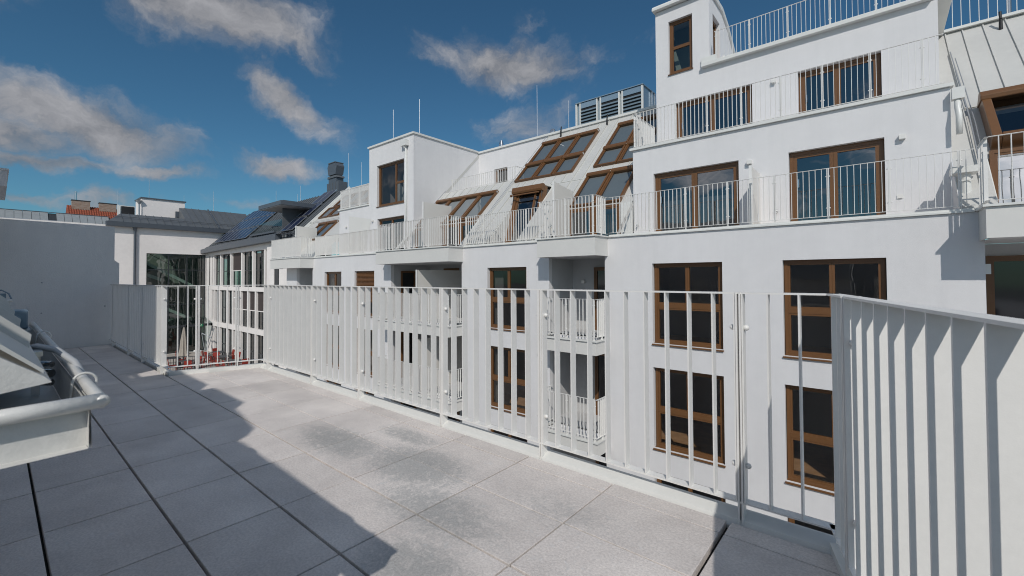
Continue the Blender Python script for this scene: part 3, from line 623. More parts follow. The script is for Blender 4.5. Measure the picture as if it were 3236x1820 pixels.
# recess wall seen right of the small terrace
mb.f.append((len(mb.v), len(mb.v)+1, len(mb.v)+2)); mb.v += [(-11.97, 5.40+9.07, 5.40), (-11.97, 7.87+9.07, 5.40), (-11.97, 7.87+9.07, 7.87)]
mb.quad((-16.6, 5.39+9.07, 5.39), (-11.97, 5.39+9.07, 5.39), (-11.97, YB, 5.39), (-16.6, YB, 5.39))
roof = obj('mansard_roof', mb, ROOFW, AB)
def seam(x, z0, z1, r=.011):
    return obj('seam', MB().prism([(-r, 0), (r, 0), (r, .036), (-r, .036)], 0, 1, 'y'), SEAM if 0 else ROOFW, roof,
               xf=Matrix((( (1, 0, 0, x)), (0, (z1-z0), -1/S2, z0+9.07), (0, (z1-z0), 1/S2, z0), (0, 0, 0, 1))))
for x in (-16.1, -15.6, -15.1, -14.6, -14.1, -13.6, -13.1, -12.6): seam(x, 4.86, 5.37)
for x in (-11.9,): seam(x, 2.36, 7.85, .015)
for x in (-11.2, -10.7, -10.2, -9.7, -9.2): seam(x, 7.42, 7.85); seam(x, 4.78, 5.15)
for x in (-11.5,): seam(x, 2.36, 5.1)
for x in (-8.75, -8.3): seam(x, 2.36, 7.85)
for x in (-7.7, -7.2, -6.7, -6.2): seam(x, 7.42, 7.85)
for x in (-7.7, -7.2, -6.6): seam(x, 4.9, 5.18)
for x in (1.47, 1.80, 2.18, 2.58, 2.96, 3.4, 3.9): seam(x, 2.4 if x < 1.6 else 4.9, 7.8, .012)
for k in range(13): seam(-29.5+k*.5, 2.4 if k not in range(1, 12) else 6.2, 7.85)
obj('roof_edge', MB().box(1.44, 9, 16.80, 17.0, 7.86, 7.93), FLASH, roof)
obj('cross_seam', MB().box(1.44, 9, 4.89+9.07-.03, 4.89+9.07, 4.89, 4.915).box(-11.9, -5.8, 4.76+9.07-.02, 4.76+9.07, 4.76, 4.78), FLASH, roof)
# snow guard line on the left white roof
obj('snow_guard', MB().tube((-29.9, 4.95+9.0, 5.02), (-23.5, 4.95+9.0, 5.02), .02), ROOFW, roof)
obj('verge', MB().prism([(4.0+9.07, 4.0), (7.9+9.07, 7.9), (7.9+8.99, 7.98), (4.0+8.99, 4.08)], -30.05, -29.9), FLASH, roof)

def roof_window(x0, x1, z0, z1, hood=True, two=False):
    """brown roof window on the 45 degree slope: frame part, pane + hood sub-parts"""
    sl_ = (z1-z0)*S2; w = x1-x0; fw = .075
    xf = Matrix(((1, 0, 0, x0), (0, 1/S2, -1/S2, z0+9.07), (0, 1/S2, 1/S2, z0), (0, 0, 0, 1)))
    mb = MB(); t0, t1 = .002, .10; fw = .062
    mb.box(0, w, 0, fw, t0, t1).box(0, w, sl_-fw, sl_, t0, t1).box(0, fw, fw, sl_-fw, t0, t1).box(w-fw, w, fw, sl_-fw, t0, t1)
    s = .035
    mb.box(fw, w-fw, fw, fw+s, .01, .075).box(fw, w-fw, sl_-fw-s, sl_-fw, .01, .075).box(fw, fw+s, fw+s, sl_-fw-s, .01, .075).box(w-fw-s, w-fw, fw+s, sl_-fw-s, .01, .075)
    o = obj('roof_window', mb, BROWN, AB, xf=xf)
    a = fw+s; obj('pane', MB().quad((a, a, .05), (w-a, a, .05), (w-a, sl_-a, .05), (a, sl_-a, .05)), GLASSR, o, xf=xf)
    if hood:
        obj('shutter_box', MB().prism([(sl_-.20, .0), (sl_-.20, .11), (sl_-.17, .15), (sl_-.04, .15), (sl_, .11), (sl_, 0)], -.004, w+.004), BROWN, o, xf=xf)
        obj('box_end', MB().tube((w+.004, sl_-.10, .08), (w+.014, sl_-.10, .08), .045, n=12), STEEL, o, xf=xf, smooth=False)
    return o
for k in range(3):
    x = -11.83+k*.97; roof_window(x, x+.93, 6.14, 7.35); roof_window(x, x+.93, 5.19, 6.11)
for k in range(2):
    x = -8.05+k*.97; roof_window(x, x+.93, 6.14, 7.37); roof_window(x, x+.93, 5.20, 6.13)
    roof_window(x, x+.93, 3.50, 4.87)
for k in range(4):
    x = -16.36+k*.985; roof_window(x, x+.95, 3.50, 4.86)
for k in range(4):                       # left white roof
    x = -29.4+k*1.4; roof_window(x, x+1.25, 5.25, 6.05, False); roof_window(x+.45, x+1.7, 6.12, 7.0, False)
roof_window(-28.0, -26.9, 3.5, 4.75); roof_window(-26.8, -25.7, 3.5, 4.75)
# glazed doors in the vertical part under the lower roof windows
yv = 3.47+9.07
for x0, x1, n in ((-16.38, -12.37, 4), (-8.08, -6.15, 2)):
    w = (x1-x0)/n
    for k in range(n): window(AB, x0+k*w+.01, x0+(k+1)*w-.01, 2.36, 3.45, yv-.02, [(0, 1, 0, 1)], sill=False, name='terrace_door', gl=GLASSR)
for xa_ in (-12.36, -8.16):
    obj('cheek', MB().prism([(11.45, 2.34), (yv+.03, 2.34), (yv+.03, 3.49), (yv, 3.49)], xa_, xa_+.06), FLASH, AB)
obj('wall_patch', MB().box(-6.14, -5.77, yv-.02, yv+.05, 2.34, 3.47), FLASH, AB)
for x0, x1, z0, z1 in ((-16.5, -12.4, 2.36, 7.6), (-11.9, -8.85, 4.6, 7.7), (-8.15, -5.8, 2.36, 7.7), (-29.8, -24, 2.4, 7.6)):
    mb = MB(); mb.quad((x0, z1+9.5, z0), (x1, z1+9.5, z0), (x1, z1+9.5, z1), (x0, z1+9.5, z1)); mb.quad((x0, z0+9.5, z0), (x1, z0+9.5, z0), (x1, z1+9.5, z0), (x0, z1+9.5, z0))
    obj('room', mb, INTD, AB)
# light window reveals hanging under the roof windows, seen through the glass
for k in range(3): obj('attic_reveal', MB().quad((-11.7+k*.97, 15.3, 5.0), (-11.1+k*.97, 15.9, 5.0), (-11.1+k*.97, 16.4, 6.9), (-11.7+k*.97, 15.3, 5.4)), STAIR, AB)
# dormer door between the roof window groups
mb = MB(); dxa, dxb = -10.93, -9.52; yd = 12.9
mb.box(dxa, dxb, 13.25, 13.85, 4.62, 4.70)
obj('dormer_lintel', mb, FLASH, AB)
# door set leaning back slightly: local y runs up the frame
ta = R(73); Ld = 2.34
xfD = Matrix(((1, 0, 0, dxa), (0, math.cos(ta), -math.sin(ta), 12.62), (0, math.sin(ta), math.cos(ta), 2.36), (0, 0, 0, 1)))
wD = dxb-dxa
o = obj('terrace_door', MB().box(0, .12, 0, Ld, -.10, .12).box(wD-.12, wD, 0, Ld, -.10, .12).box(.12, wD-.12, Ld-.12, Ld, -.10, .12).box(.12, .22, 0, Ld-.12, -.02, .06).box(.96, 1.04, 0, Ld-.12, -.02, .06).box(wD-.2, wD-.12, 0, Ld-.12, -.02, .06).box(.22, wD-.2, Ld-.22, Ld-.12, -.02, .06), BROWN, AB, xf=xfD)
obj('pane', MB().quad((.22, 0, .02), (wD-.2, 0, .02), (wD-.2, Ld-.22, .02), (.22, Ld-.22, .02)), GLASSR, o, xf=xfD)
obj('awning_box', MB().prism([(Ld-.26, .121), (Ld-.26, .24), (Ld-.20, .28), (Ld-.02, .28), (Ld+.02, .2), (Ld+.02, .121)], -.02, wD+.02).box(.05, wD-.05, Ld-.40, Ld-.36, .30, .34).tube((.02, Ld-.38, .32), (.05, Ld-.38, .32), .05, n=10), BROWN, o, xf=xfD)
obj('cheek', MB().prism([(11.5, 2.36), (13.8, 2.36), (13.8, 4.66), (13.7, 4.66)], dxa-.05, dxa).prism([(11.5, 2.36), (13.8, 2.36), (13.8, 4.66), (13.7, 4.66)], dxb, dxb+.05), FLASH, AB)
room(dxa+.02, dxb-.02, yd+.12, 16, 2.37, 4.5)
# brown dormer window and balcony door at the far right
bx = 1.70
fr = MB(); y0d, z0d = 3.52+9.07, 3.52
xfR = Matrix(((1, 0, 0, bx), (0, 1/S2, -1/S2, 3.62+9.07), (0, 1/S2, 1/S2, 3.62), (0, 0, 0, 1)))
sl_ = 1.22*S2
fr.box(0, .14, 0, sl_, 0, .34).box(.14, 2.6, 0, .12, 0, .34).box(.14, 2.6, sl_-.12, sl_, 0, .34)
fr.prism([(sl_-.28, .341), (sl_-.22, .42), (sl_-.06, .42), (sl_+.03, .34), (sl_+.03, 0), (sl_-.0, .0)], -.02, 2.62)
o = obj('roof_window', fr, BROWN, AB, xf=xfR, bevel=.02); obj('pane', MB().quad((.14, .12, .2), (2.6, .12, .2), (2.6, sl_-.12, .2), (.14, sl_-.12, .2)), GLASSR, o, xf=xfR)
window(AB, 1.66, 3.9, 2.36, 3.60, 12.5, [(0, .5, 0, 1), (.5, 1, 0, 1)], sill=False, name='balcony_door', gl=glass('mirror_glass', (.3, .35, .4), 3.2))
room(1.66, 5, 12.7, 16, 2.36, 3.45)
obj('room', MB().quad((1.7, 13.4, 3.5), (4.2, 13.4, 3.5), (4.2, 15.5, 5.2), (1.7, 15.5, 5.2)), INTD, AB)
obj('window_cheek', MB().prism([(11.5, 2.34), (12.7, 2.34), (12.7, 3.6), (12.67, 3.6)], 1.56, 1.64), FLASH, AB)
# recess under the far right balcony
mb = MB(); mb.quad((1.43, 12.8, -7), (6, 12.8, -7), (6, 12.8, 1.79), (1.43, 12.8, 1.79)); mb.quad((1.43, 10.7, 1.795), (6, 10.7, 1.795), (6, 12.8, 1.795), (1.43, 12.8, 1.795))
obj('loggia', mb, PLASTER, AB)
window(AB, 1.6, 5.4, -.5, 1.55, 12.7, [(0, .5, 0, 1), (.5, 1, 0, 1)], sill=False, name='balcony_door', gl=GLASSD)
obj('bracket', MB().box(1.43, 1.5, 11.42, 11.6, 1.19, 1.37), FLASH, AB)
obj('loggia', MB().box(1.44, 6, 11.3, 12.75, -1.1, -.6), PLASTER, AB)

# rainwater pieces on the building
dp = obj('downpipe', MB().tube((-17.12, Y3-.06, 2.4), (-17.12, Y3-.06, 7.45), .045), FLASH, AB, smooth=True)
obj('hopper', MB().prism([(-17.38, 7.45), (-16.96, 7.45), (-16.96, 7.72), (-17.38, 7.72)], Y3-.2, Y3-.002, 'y').tube((-17.17, Y3-.09, 7.35), (-17.17, Y3-.09, 7.45), .05, .09), FLASH, dp)
obj('cheek', MB().prism([(11.4, 2.33), (12.62, 2.33), (12.62, 3.55)], 1.142, 1.151), PLASTER, AB)
d2 = obj('downpipe', MB().path([(1.24, 12.5, 4.75), (1.24, 12.48, 4.55), (1.25, 12.42, 4.4), (1.25, 12.42, 4.0)], .05, 12), FLASH, AB, smooth=True)
obj('hopper', MB().box(1.16, 1.34, 12.42, 12.58, 4.72, 4.95), FLASH, d2)
d3 = obj('downpipe', MB().tube((1.26, 11.85, 2.36), (1.26, 11.85, 3.1), .075, n=14).box(1.17, 1.35, 11.755, 11.765, 2.6, 2.62).box(1.17, 1.35, 11.755, 11.765, 2.95, 2.97), FLASH, AB, smooth=False)
obj('hopper', MB().box(1.06, 1.42, 11.7, 12.1, 3.1, 3.22), FLASH, d3)
obj('hopper', MB().prism([(1.15, 8.35), (1.42, 8.35), (1.42, 8.75), (1.15, 8.75)], Y4+.3, Y4+.7, 'y').box(1.15, 1.47, Y4+.26, Y4+.74, 8.75, 8.79), FLASH, AB)
# lightning cable along the right roof
obj('lightning_cable', MB().path([RP(1.47, 6.9, .08), RP(1.50, 5.6, .10), RP(1.52, 4.5, .10), RP(1.50, 3.3, .10)], .012, 6).path([RP(1.53, 6.6, .08), RP(1.56, 5.4, .10), RP(1.58, 4.3, .10), RP(1.56, 3.3, .10)], .010, 6), ZINC, AB)
obj('lightning_cable', MB().path([RP(-16.45, 4.3, .10), RP(-16.4, 5.4, .12)], .012, 6).path([RP(-11.97, 3.0, .08), RP(-11.97, 7.8, .08)], .009, 6), ZINC, AB)
# small divider rectangles drawn on the tower base
obj('overflow_box', MB().box(-4.24, -3.80, Y4-.10, Y4-.001, 7.93, 8.10), FLASH, AB)

# ---- things fixed on the building but of their own
def lamp(x, y, z, label, grp='small square wall lamps'):
    o = obj('wall_lamp', MB().box(x-.055, x+.055, y-.10, y-.002, z-.05, z+.05), LAMPM, label=label, cat='lamp', group=grp, bevel=.006); return o
lamp(.40, Y3, 4.15, 'small square white wall lamp right of the large third floor terrace door')
lamp(-2.55, Y3, 4.12, 'small square white wall lamp left of the terrace divider panel')
lamp(-2.27, Y4, 6.80, 'small square white wall lamp between the two fourth floor doors')
lamp(-22.6, Y3, 4.05, 'small white wall lamp left of the pale panel on the left block')
lamp(-19.98, Y3, 4.15, 'small white wall lamp beside the white box window on the left')
lamp(-7.62, 12.8, 1.02, 'square white wall lamp inside the shaded recess left of its brown door')
obj('socket_box', MB().box(.30, .39, Y3-.03, Y3-.002, 2.84, 2.92), LAMPM, label='small white socket box behind the bars right of the large glass door', cat='socket box')
def hydrant(x, y, z, label):
    obj('garden_tap', MB().tube((x, y-.002, z), (x, y-.07, z), .018).tube((x, y-.06, z+.015), (x-.03, y-.06, z-.07), .012).ball((x, y-.075, z+.02), .03, 8), STEEL, label=label, cat='tap')
hydrant(-1.95, Y3, 2.78, 'small steel garden tap on the wall between the two large terrace doors')
hydrant(-5.6, Y3, 2.72, 'small steel garden tap on the wall left of the curtained terrace door')
def divider(x, y0, y1, ztop0, ztop1, label, z0=2.345, grp='white terrace divider panels'):
    t = thing('terrace_divider', label, 'divider panel', (x, y0, z0), grp)
    obj('panel', MB().prism([(y0+.04, z0), (y1, z0), (y1, ztop1), (y0+.04, ztop0)], x-.012, x+.012), DIVP, t)
    obj('post', MB().box(x-.03, x+.03, y0, y0+.039, z0, ztop0+.01), RAIL, t); return t
divider(-2.33, 11.56, Y3-.005, 3.80, 3.80, 'tall white divider panel between the two right terraces, casting a sharp slanting shadow')
divider(-14.62, 11.56, 13.15, 4.37, 4.37, 'wide white divider panel in front of the row of four sloping windows')
divider(-8.0, 11.56, 12.75, 4.26, 4.10, 'white divider panel right of the brown dormer door')
divider(-26.6, 11.56, 12.85, 4.32, 4.30, 'white divider panel at the far left end of the long balcony railings')
for s in range(2):
    divider(-14.15, 10.85, 13.4, 1.5-s*ST, 1.5-s*ST, ('white divider panel inside the upper shaded recess', 'white divider panel inside the lower shaded recess')[s], z0=-.55-s*ST, grp='dividers in the wide recess')

# railings on the apartment building
G3 = 'white railings of the third floor terraces'
railing('balcony_railing', 'white railing of the third floor terraces at right, in front of two large glass doors', [(-5.96, 11.45), (1.31, 11.45)], 2.44, 3.47, pitch=.108, wd=.04, th=.009,
        posts=[[1.18, 2.15, 3.15, 4.14, 5.13, 6.12, 7.1]], group=G3, base=2.385)
railing('balcony_railing', 'white railing wrapped round the short box balcony in the middle', [(-7.97, 11.42), (-7.97, 10.72), (-6.03, 10.72), (-6.03, 11.42)], 2.41, 3.47, pitch=.11, wd=.04, th=.009, group=G3, base=2.35)
railing('balcony_railing', 'white railing before the brown dormer door', [(-11.96, 11.45), (-8.05, 11.45)], 2.44, 3.47, pitch=.108, wd=.04, th=.009, group=G3, base=2.385)
railing('balcony_railing', 'white railing wrapped round the wide box balcony left of the dormer door', [(-16.69, 11.42), (-16.69, 10.72), (-12.05, 10.72), (-12.05, 11.42)], 2.41, 3.47, pitch=.108, wd=.04, th=.009, group=G3, base=2.35)
railing('balcony_railing', 'dense white railing below the pale panel of the left block', [(-23.9, 11.45), (-16.78, 11.45)], 2.44, 3.47, pitch=.108, wd=.045, th=.009, group=G3, base=2.385)
railing('balcony_railing', 'white railing of the farthest box balcony beside the office building', [(-27.88, 11.42), (-27.88, 10.72), (-24.0, 10.72), (-24.0, 11.42)], 2.41, 3.47, pitch=.108, wd=.045, th=.009, group=G3, base=2.35)
railing('balcony_railing', 'white railing of the box balcony at the right picture edge', [(1.39, 11.42), (1.39, 10.72), (6.0, 10.72)], 2.41, 3.49, pitch=.13, wd=.05, th=.009, posts=[None, [.84, 1.95, 3.05, 4.2]], group=G3, base=2.35)
G4 = 'white railings of the upper terraces'
railing('balcony_railing', 'white railing of the fourth floor terrace with a side return at its left end', [(-5.74, 14.3), (-5.74, 12.66), (1.06, 12.66)], 5.16, 6.19, pitch=.108, wd=.04, th=.009,
        posts=[None, [1.27, 2.14, 3.0, 3.89, 4.75, 5.63, 6.49]], group=G4, base=5.105)
railing('balcony_railing', 'white railing of the roof terrace against the sky beside the stair tower', [(-3.83, 14.42), (1.05, 14.42)], 7.93, 8.82, pitch=.112, wd=.035, th=.009, posts=[[.03, .96, 1.93, 2.9, 3.85]], group=G4, base=7.90)
railing('balcony_railing', 'white railing of the roof terrace at the top right corner above the sloping roof', [(1.45, 16.85), (8.0, 16.85)], 7.93, 9.6, pitch=.17, wd=.04, th=.012, posts=[[1.5, 3.2, 4.9]], group=G4, base=7.93)
railing('balcony_railing', 'small white railing of the roof terrace between the white box and the sloping windows', [(-16.1, 14.5), (-11.98, 14.5), (-11.98, 15.3)], 5.44, 6.0, pitch=.13, wd=.03, th=.009, group=G4, base=5.40, knobs=False)
railing('balcony_railing', 'short white railing on top of the left block beside the white box', [(-23.38, Y3+.05), (-20.37, Y3+.05)], 5.13, 6.13, pitch=.108, wd=.045, th=.009, group=G4, base=5.075)
for s in range(2):
    zb_ = -.50-s*ST; w_ = ('upper', 'lower')[s]; G2 = 'white railings of the recessed balconies'
    railing('balcony_railing', 'white railing of the %s small balcony between two window columns' % w_, [(-7.97, 11.38), (-7.97, 10.72), (-6.03, 10.72), (-6.03, 11.38)], zb_, zb_+1.06, pitch=.11, wd=.045, th=.009, group=G2, base=zb_-.08)
    railing('balcony_railing', 'white railing of the %s wide balcony in the middle of the facade' % w_, [(-16.69, 11.38), (-16.69, 10.72), (-12.05, 10.72), (-12.05, 11.38)], zb_, zb_+1.06, pitch=.11, wd=.045, th=.009, group=G2, base=zb_-.08)

# roof equipment
hv = thing('ventilation_unit', 'large blue grey rooftop ventilation housing with three louvred openings', 'ventilation unit', (-9.4, 18.6, 7.87))
X0, X1 = -11.1, -7.72
obj('housing', MB().box(X0+.03, X1-.03, 18.06, 19.28, 7.87, 9.49), HVACM, hv)
for a, b in ((-10.81, -9.98), (-9.74, -8.87), (-8.65, -7.80)):
    obj('void', MB().box(a, b, 18.02, 18.059, 7.95, 9.22), BLACK, hv)
    lv = MB(); z = 8.0
    while z < 9.2: lv.prism([(17.955, z-.03), (17.965, z-.04), (18.03, z+.05), (18.02, z+.06)], a, b); z += .152
    obj('louvre', lv, LOUV, hv, kind='stuff')
    obj('header', MB().box(a, b, 17.985, 18.018, 9.22, 9.47), HVACM, hv)
for a, b in ((-11.1, -11.03), (-10.88, -10.82), (-9.98, -9.92), (-9.80, -9.74), (-8.87, -8.80), (-8.71, -8.65), (-7.79, -7.72)):
    obj('upright', MB().box(a, b, 17.96, 18.055, 7.87, 9.47), FLASH, hv)
obj('upright', MB().box(X1-.001, X1+.05, 18.9, 18.96, 7.87, 9.47).box(X1-.001, X1+.05, 19.22, 19.28, 7.87, 9.47), ALU, hv)
obj('cap', MB().box(X0-.01, X1+.02, 17.94, 19.31, 9.492, 9.53), HVACM, hv)
def rod(x, y, z0, z1, label, r=.018):
    o = obj('lightning_rod', MB().tube((x, y, z0), (x, y, z1), r, r*.6, n=6), ALU, label=label, cat='lightning rod', group='lightning rods on the roofs')
rod(-12.83, 17.2, 7.9, 10.66, 'tall lightning rod left of the ventilation unit'); rod(-11.0, 17.2, 7.9, 9.42, 'shorter lightning rod next to the ventilation unit')
rod(-23.13, 16., 7.9, 11.71, 'lightning rod rising behind the left corner of the white box'); rod(-20.52, 16., 7.9, 11.68, 'lightning rod rising just right of the white box corner')
rod(-30.6, 17.2, 7.9, 10.66, 'lightning rod right beside the tall grey chimney'); rod(-28.78, 17.2, 7.9, 9.64, 'short lightning rod between chimney and white box')
def cowl(x, y, z0, h, r, label):
    obj('vent_cowl', MB().tube((x, y, z0), (x, y, z0+h*.6), r, r*.9, n=14).tube((x, y, z0+h*.6), (x, y, z0+h), r*.95, r*.55, n=14), STEEL, label=label, cat='vent pipe', smooth=False)
cowl(-15.2, 17.2, 7.9, .50, .13, 'shiny steel vent cowl on the back roof edge'); cowl(-11.9, 17.2, 7.9, .38, .16, 'shiny steel vent cowl left of the ventilation unit')
obj('roof_pipe', MB().tube((2.72, 17.3, 7.85), (2.72, 17.3, 8.5), .05, n=12), STEEL, label='steel pipe behind the railing at the top right corner', cat='vent pipe')
for x, z, lb in ((2.45, 7.45, 'black cable outlet on the sloping roof at top right'), (-8.75, 7.6, 'black cable outlet near the right end of the white sloping roof'), (-11.1, 7.62, 'black cable outlet above the six sloping windows')):
    obj('cable_outlet', MB().tube(RP(x, z, 0), RP(x, z+.12, .18), .04, .035).tube(RP(x, z+.13, .19), RP(x, z+.26, .30), .03, .028), BLACK, label=lb, cat='cable outlet')

# ================================================================== OFFICE BUILDING (far left of the white one)
K = 1.175; C0 = EYE
def sc(x, y, z): return (x*K, y*K, (z-1.17)*K+1.17)
OB = thing('office_building', 'white office building with deep vertical fins, dark windows and grey seamed roof', 'office building', (-44, 14, -5.7))
YO = 13.4
fins = [-42.1, -41.15, -39.5, -37.2, -34.98, -32.9, -30.83, -28.8]
rows = [(.62, 3.1), (-2.20, .33), (-5.0, -2.55)]
f2x = [-40.95, -39.7, -38.0, -36.75, -35.2, -33.8, -32.4, -30.9, -29.4]
for (za, zb2) in [(3.1, 3.36), (.33, .62), (-2.55, -2.20)]:
    a = sc(0, 0, za)[2]; b = sc(0, 0, zb2)[2]
    obj('concrete_band', MB().box(-50.4, -32.3, YO-.01, YO+.55, a, b), CONC, OB)
obj('concrete_band', MB().box(-50.4, -32.3, YO-.012, YO+.55, sc(0, 0, 3.361)[2], 4.32), CONC, OB)
obj('corner_pier', MB().box(-50.4, -48.7, YO, YO+.55, -5.8, sc(0, 0, 3.3)[2]), CONC, OB)
wins = []
for ri, (za, zb2) in enumerate(rows):
    a = sc(0, 0, za)[2]; b = sc(0, 0, zb2)[2]; xs = (fins if ri == 0 else f2x)
    if ri: a += .002
    for i, x in enumerate(xs):
        X = x*K; w = .20 if ri else .22
        obj('fin', MB().box(X, X+w, YO, YO+.26, a, b), CONC, OB)
        if i < len(xs)-1:
            xn = xs[i+1]*K; y_ = YO+.20
            fx0, fx1 = X+w, xn
            mb = MB(); t_ = .06; mid = a+(b-a)*.47
            mb.box(fx0, fx1, y_, y_+.08, a, a+t_).box(fx0, fx1, y_, y_+.08, b-t_, b).box(fx0, fx0+t_, y_, y_+.08, a+t_, b-t_).box(fx1-t_, fx1, y_, y_+.08, a+t_, b-t_).box((fx0+fx1)/2-.03, (fx0+fx1)/2+.03, y_, y_+.08, a+t_, b-t_).box(fx0+t_, fx1-t_, y_+.001, y_+.081, mid-.03, mid+.03)
            wo = obj('window', mb, DARKF, OB)
            obj('pane', MB().quad((fx0, y_+.04, a), (fx1, y_+.04, a), (fx1, y_+.04, b), (fx0, y_+.04, b)), GLASSG, wo)
            if (ri, i) in ((0, 3), (1, 4), (1, 5), (1, 3), (1, 6)):
                obj('blind', MB().box(fx0+.02, fx1-.02, y_-.03, y_-.01, mid+.05, b-.02), BLINDF, wo); obj('blind_rail', MB().box(fx0+.02, fx1-.02, y_-.05, y_-.005, mid-.02, mid+.045), CONC, wo)
            else:
                cw = (fx1-fx0)*.45; obj('curtain', MB().quad((fx0+.35*(i % 2), y_+.3, a), (fx0+.35*(i % 2)+cw, y_+.3, a), (fx0+.35*(i % 2)+cw, y_+.3, b), (fx0+.35*(i % 2), y_+.3, b)), CURT, wo)
obj('interior', MB().quad((-50, YO+3.2, -6), (-32, YO+3.2, -6), (-32, YO+3.2, 3.7), (-50, YO+3.2, 3.7)).box(-50, -32, YO+.6, YO+3.2, .12, .4).box(-50, -32, YO+.6, YO+3.2, -3.1, -2.85), INTD, OB)
# side strips visible under the far balcony
for a, b, M in ((-35.4, -34.1, CONC), (-34.0, -33.3, DARKF), (-33.2, -31.6, CONC)):
    obj('side_panel', MB().box(a, b, YO-.12, YO-.02, -5.7, 3.6), M, OB)
# eaves and roof (plane z = y - 9.07, continuing the white one)
obj('eaves_fascia', MB().prism([(-50.5, 3.68), (-33.0, 3.94), (-33.0, 4.42), (-48.6, 4.22), (-49.2, 4.1), (-50.5, 4.05)], 12.93, 13.35, 'y'), GUTG, OB)
ro = obj('seamed_roof', MB().prism([(13.3, 3.9), (13.3, 4.08), (YB+.25, 7.97), (22, 7.95), (22, 3.9)], -31.0, -30.1).quad((-50.5, 13.3, 4.08), (-31.0, 13.3, 4.08), (-31.0, 17.19, 7.97), (-50.5, 17.19, 7.97)).quad((-50.5, 17.19, 7.97), (-31, 17.19, 7.97), (-31, 22, 7.95), (-50.5, 22, 7.95)).quad((-50.5, 12.94, 4.0), (-31, 12.94, 4.40), (-31, 13.31, 4.42), (-50.5, 13.31, 4.05)), ROOFG, OB)
for k in range(38):
    x = -50.3+k*.52
    if x > -30.4: break
    obj('seam', MB().prism([(13.3, 4.09), (17.19, 7.98), (17.17, 8.02), (13.28, 4.13)], x-.012, x+.012), ROOFG, ro)
for k in range(3): obj('snow_guard', MB().tube((-49.5, 13.40+k*.10, 4.32+k*.10), (-31.2, 13.40+k*.1, 4.32+k*.10), .022, n=6), ROOFG, ro)
for k in range(70): obj('guard_clamp', MB().box(-49.3+k*.26, -49.2+k*.26, 13.35, 13.5, 4.22, 4.42), GUTG, ro) if k % 2 == 0 else None
# solar panels
def pv(x0, x1, z0, z1, label, grp):
    w = x1-x0; sl_ = (z1-z0)*S2
    xf = Matrix(((1, 0, 0, x0), (0, 1/S2, -1/S2, z0+9.07-.02), (0, 1/S2, 1/S2, z0+.02), (0, 0, 0, 1)))
    t = thing('solar_panel', label, 'solar panel', RP((x0+x1)/2, z0, .1), grp)
    obj('cells', MB().box(.036, w-.036, .041, sl_-.041, .0, .028), PVM, t, xf=xf)
    obj('frame', MB().box(0, w, 0, .04, -.01, .04).box(0, w, sl_-.04, sl_, -.01, .04).box(0, .035, .04, sl_-.04, -.01, .04).box(w-.035, w, .04, sl_-.04, -.01, .04), ALU, t, xf=xf)
zr = [4.60, 5.76, 6.92, 8.06]; rn = ('lowest', 'middle', 'top'); on = ('first', 'second', 'third', 'fourth', 'fifth', 'sixth', 'seventh', 'eighth')
for j in range(3):
    for i in range(8): pv(-49.0+i*1.0+.015, -48.0+i*1.0-.015, zr[j]+.02, zr[j+1]-.04, 'solar panel, %s from the left in the %s row of the large array' % (on[i], rn[j]), 'solar panels of the large array')
    for i in range(2): pv(-34.1+i*1.0+.015, -33.1+i*1.0-.015, zr[j]+.05, zr[j+1]-.02, '%s solar panel in the %s row of the narrow array' % (('left', 'right')[i], rn[j]), 'solar panels of the narrow array')
# roof loggia with projecting flat roof between the arrays
dm = MB().prism([(12.9, 6.15), (12.9, 6.40), (13.2, 6.52), (16.8, 6.95), (16.8, 6.6)], -37.6, -30.6)
dm = MB(); dm.v += [(-37.4, 13.2, 6.33), (-30.9, 12.9, 6.38), (-28.9+.0, 15.0, 6.9), (-36.5, 17.2, 7.9), (-37.4, 13.2, 6.66), (-30.9, 12.9, 6.72), (-28.9, 15.0, 7.2), (-36.5, 17.2, 8.2)]
dm.f += [(0, 3, 2, 1), (4, 5, 6, 7), (0, 1, 5, 4), (1, 2, 6, 5), (2, 3, 7, 6), (3, 0, 4, 7)]
lo = obj('flat_dormer_roof', MB().box(-37.0, -32.9, 13.25, 17.0, 6.55, 6.85), GUTG, OB)
obj('soffit', MB().box(-36.9, -33.0, 13.3, 16.9, 6.50, 6.548), mat('pale_soffit', (.42, .42, .42), .7), lo)
obj('dormer_recess', MB().box(-39.9, -34.2, 16.1, 16.2, 4.7, 6.5).box(-34.25, -34.2, 13.9, 16.2, 4.7, 6.5), ROOFG, OB)
obj('dormer_window', MB().box(-37.6, -37.5, 15.95, 16.08, 4.8, 6.5).box(-36.2, -36.1, 15.95, 16.08, 4.8, 6.5).box(-34.9, -34.8, 15.95, 16.08, 4.8, 6.5), DARKF, OB)
obj('dormer_pane', MB().quad((-37.5, 16.05, 4.8), (-34.3, 16.05, 4.8), (-34.3, 16.05, 6.5), (-37.5, 16.05, 6.5)), GLASSG, OB)
obj('glass_balustrade', MB().quad((-40.8, 14.0, 4.85), (-34.4, 13.95, 4.85), (-34.4, 13.95, 5.7), (-40.8, 14.0, 5.7)), GLASSC, OB)
obj('balustrade_rail', MB().box(-40.2, -35.3, 13.72, 13.86, 4.72, 4.86), GUTG, OB)
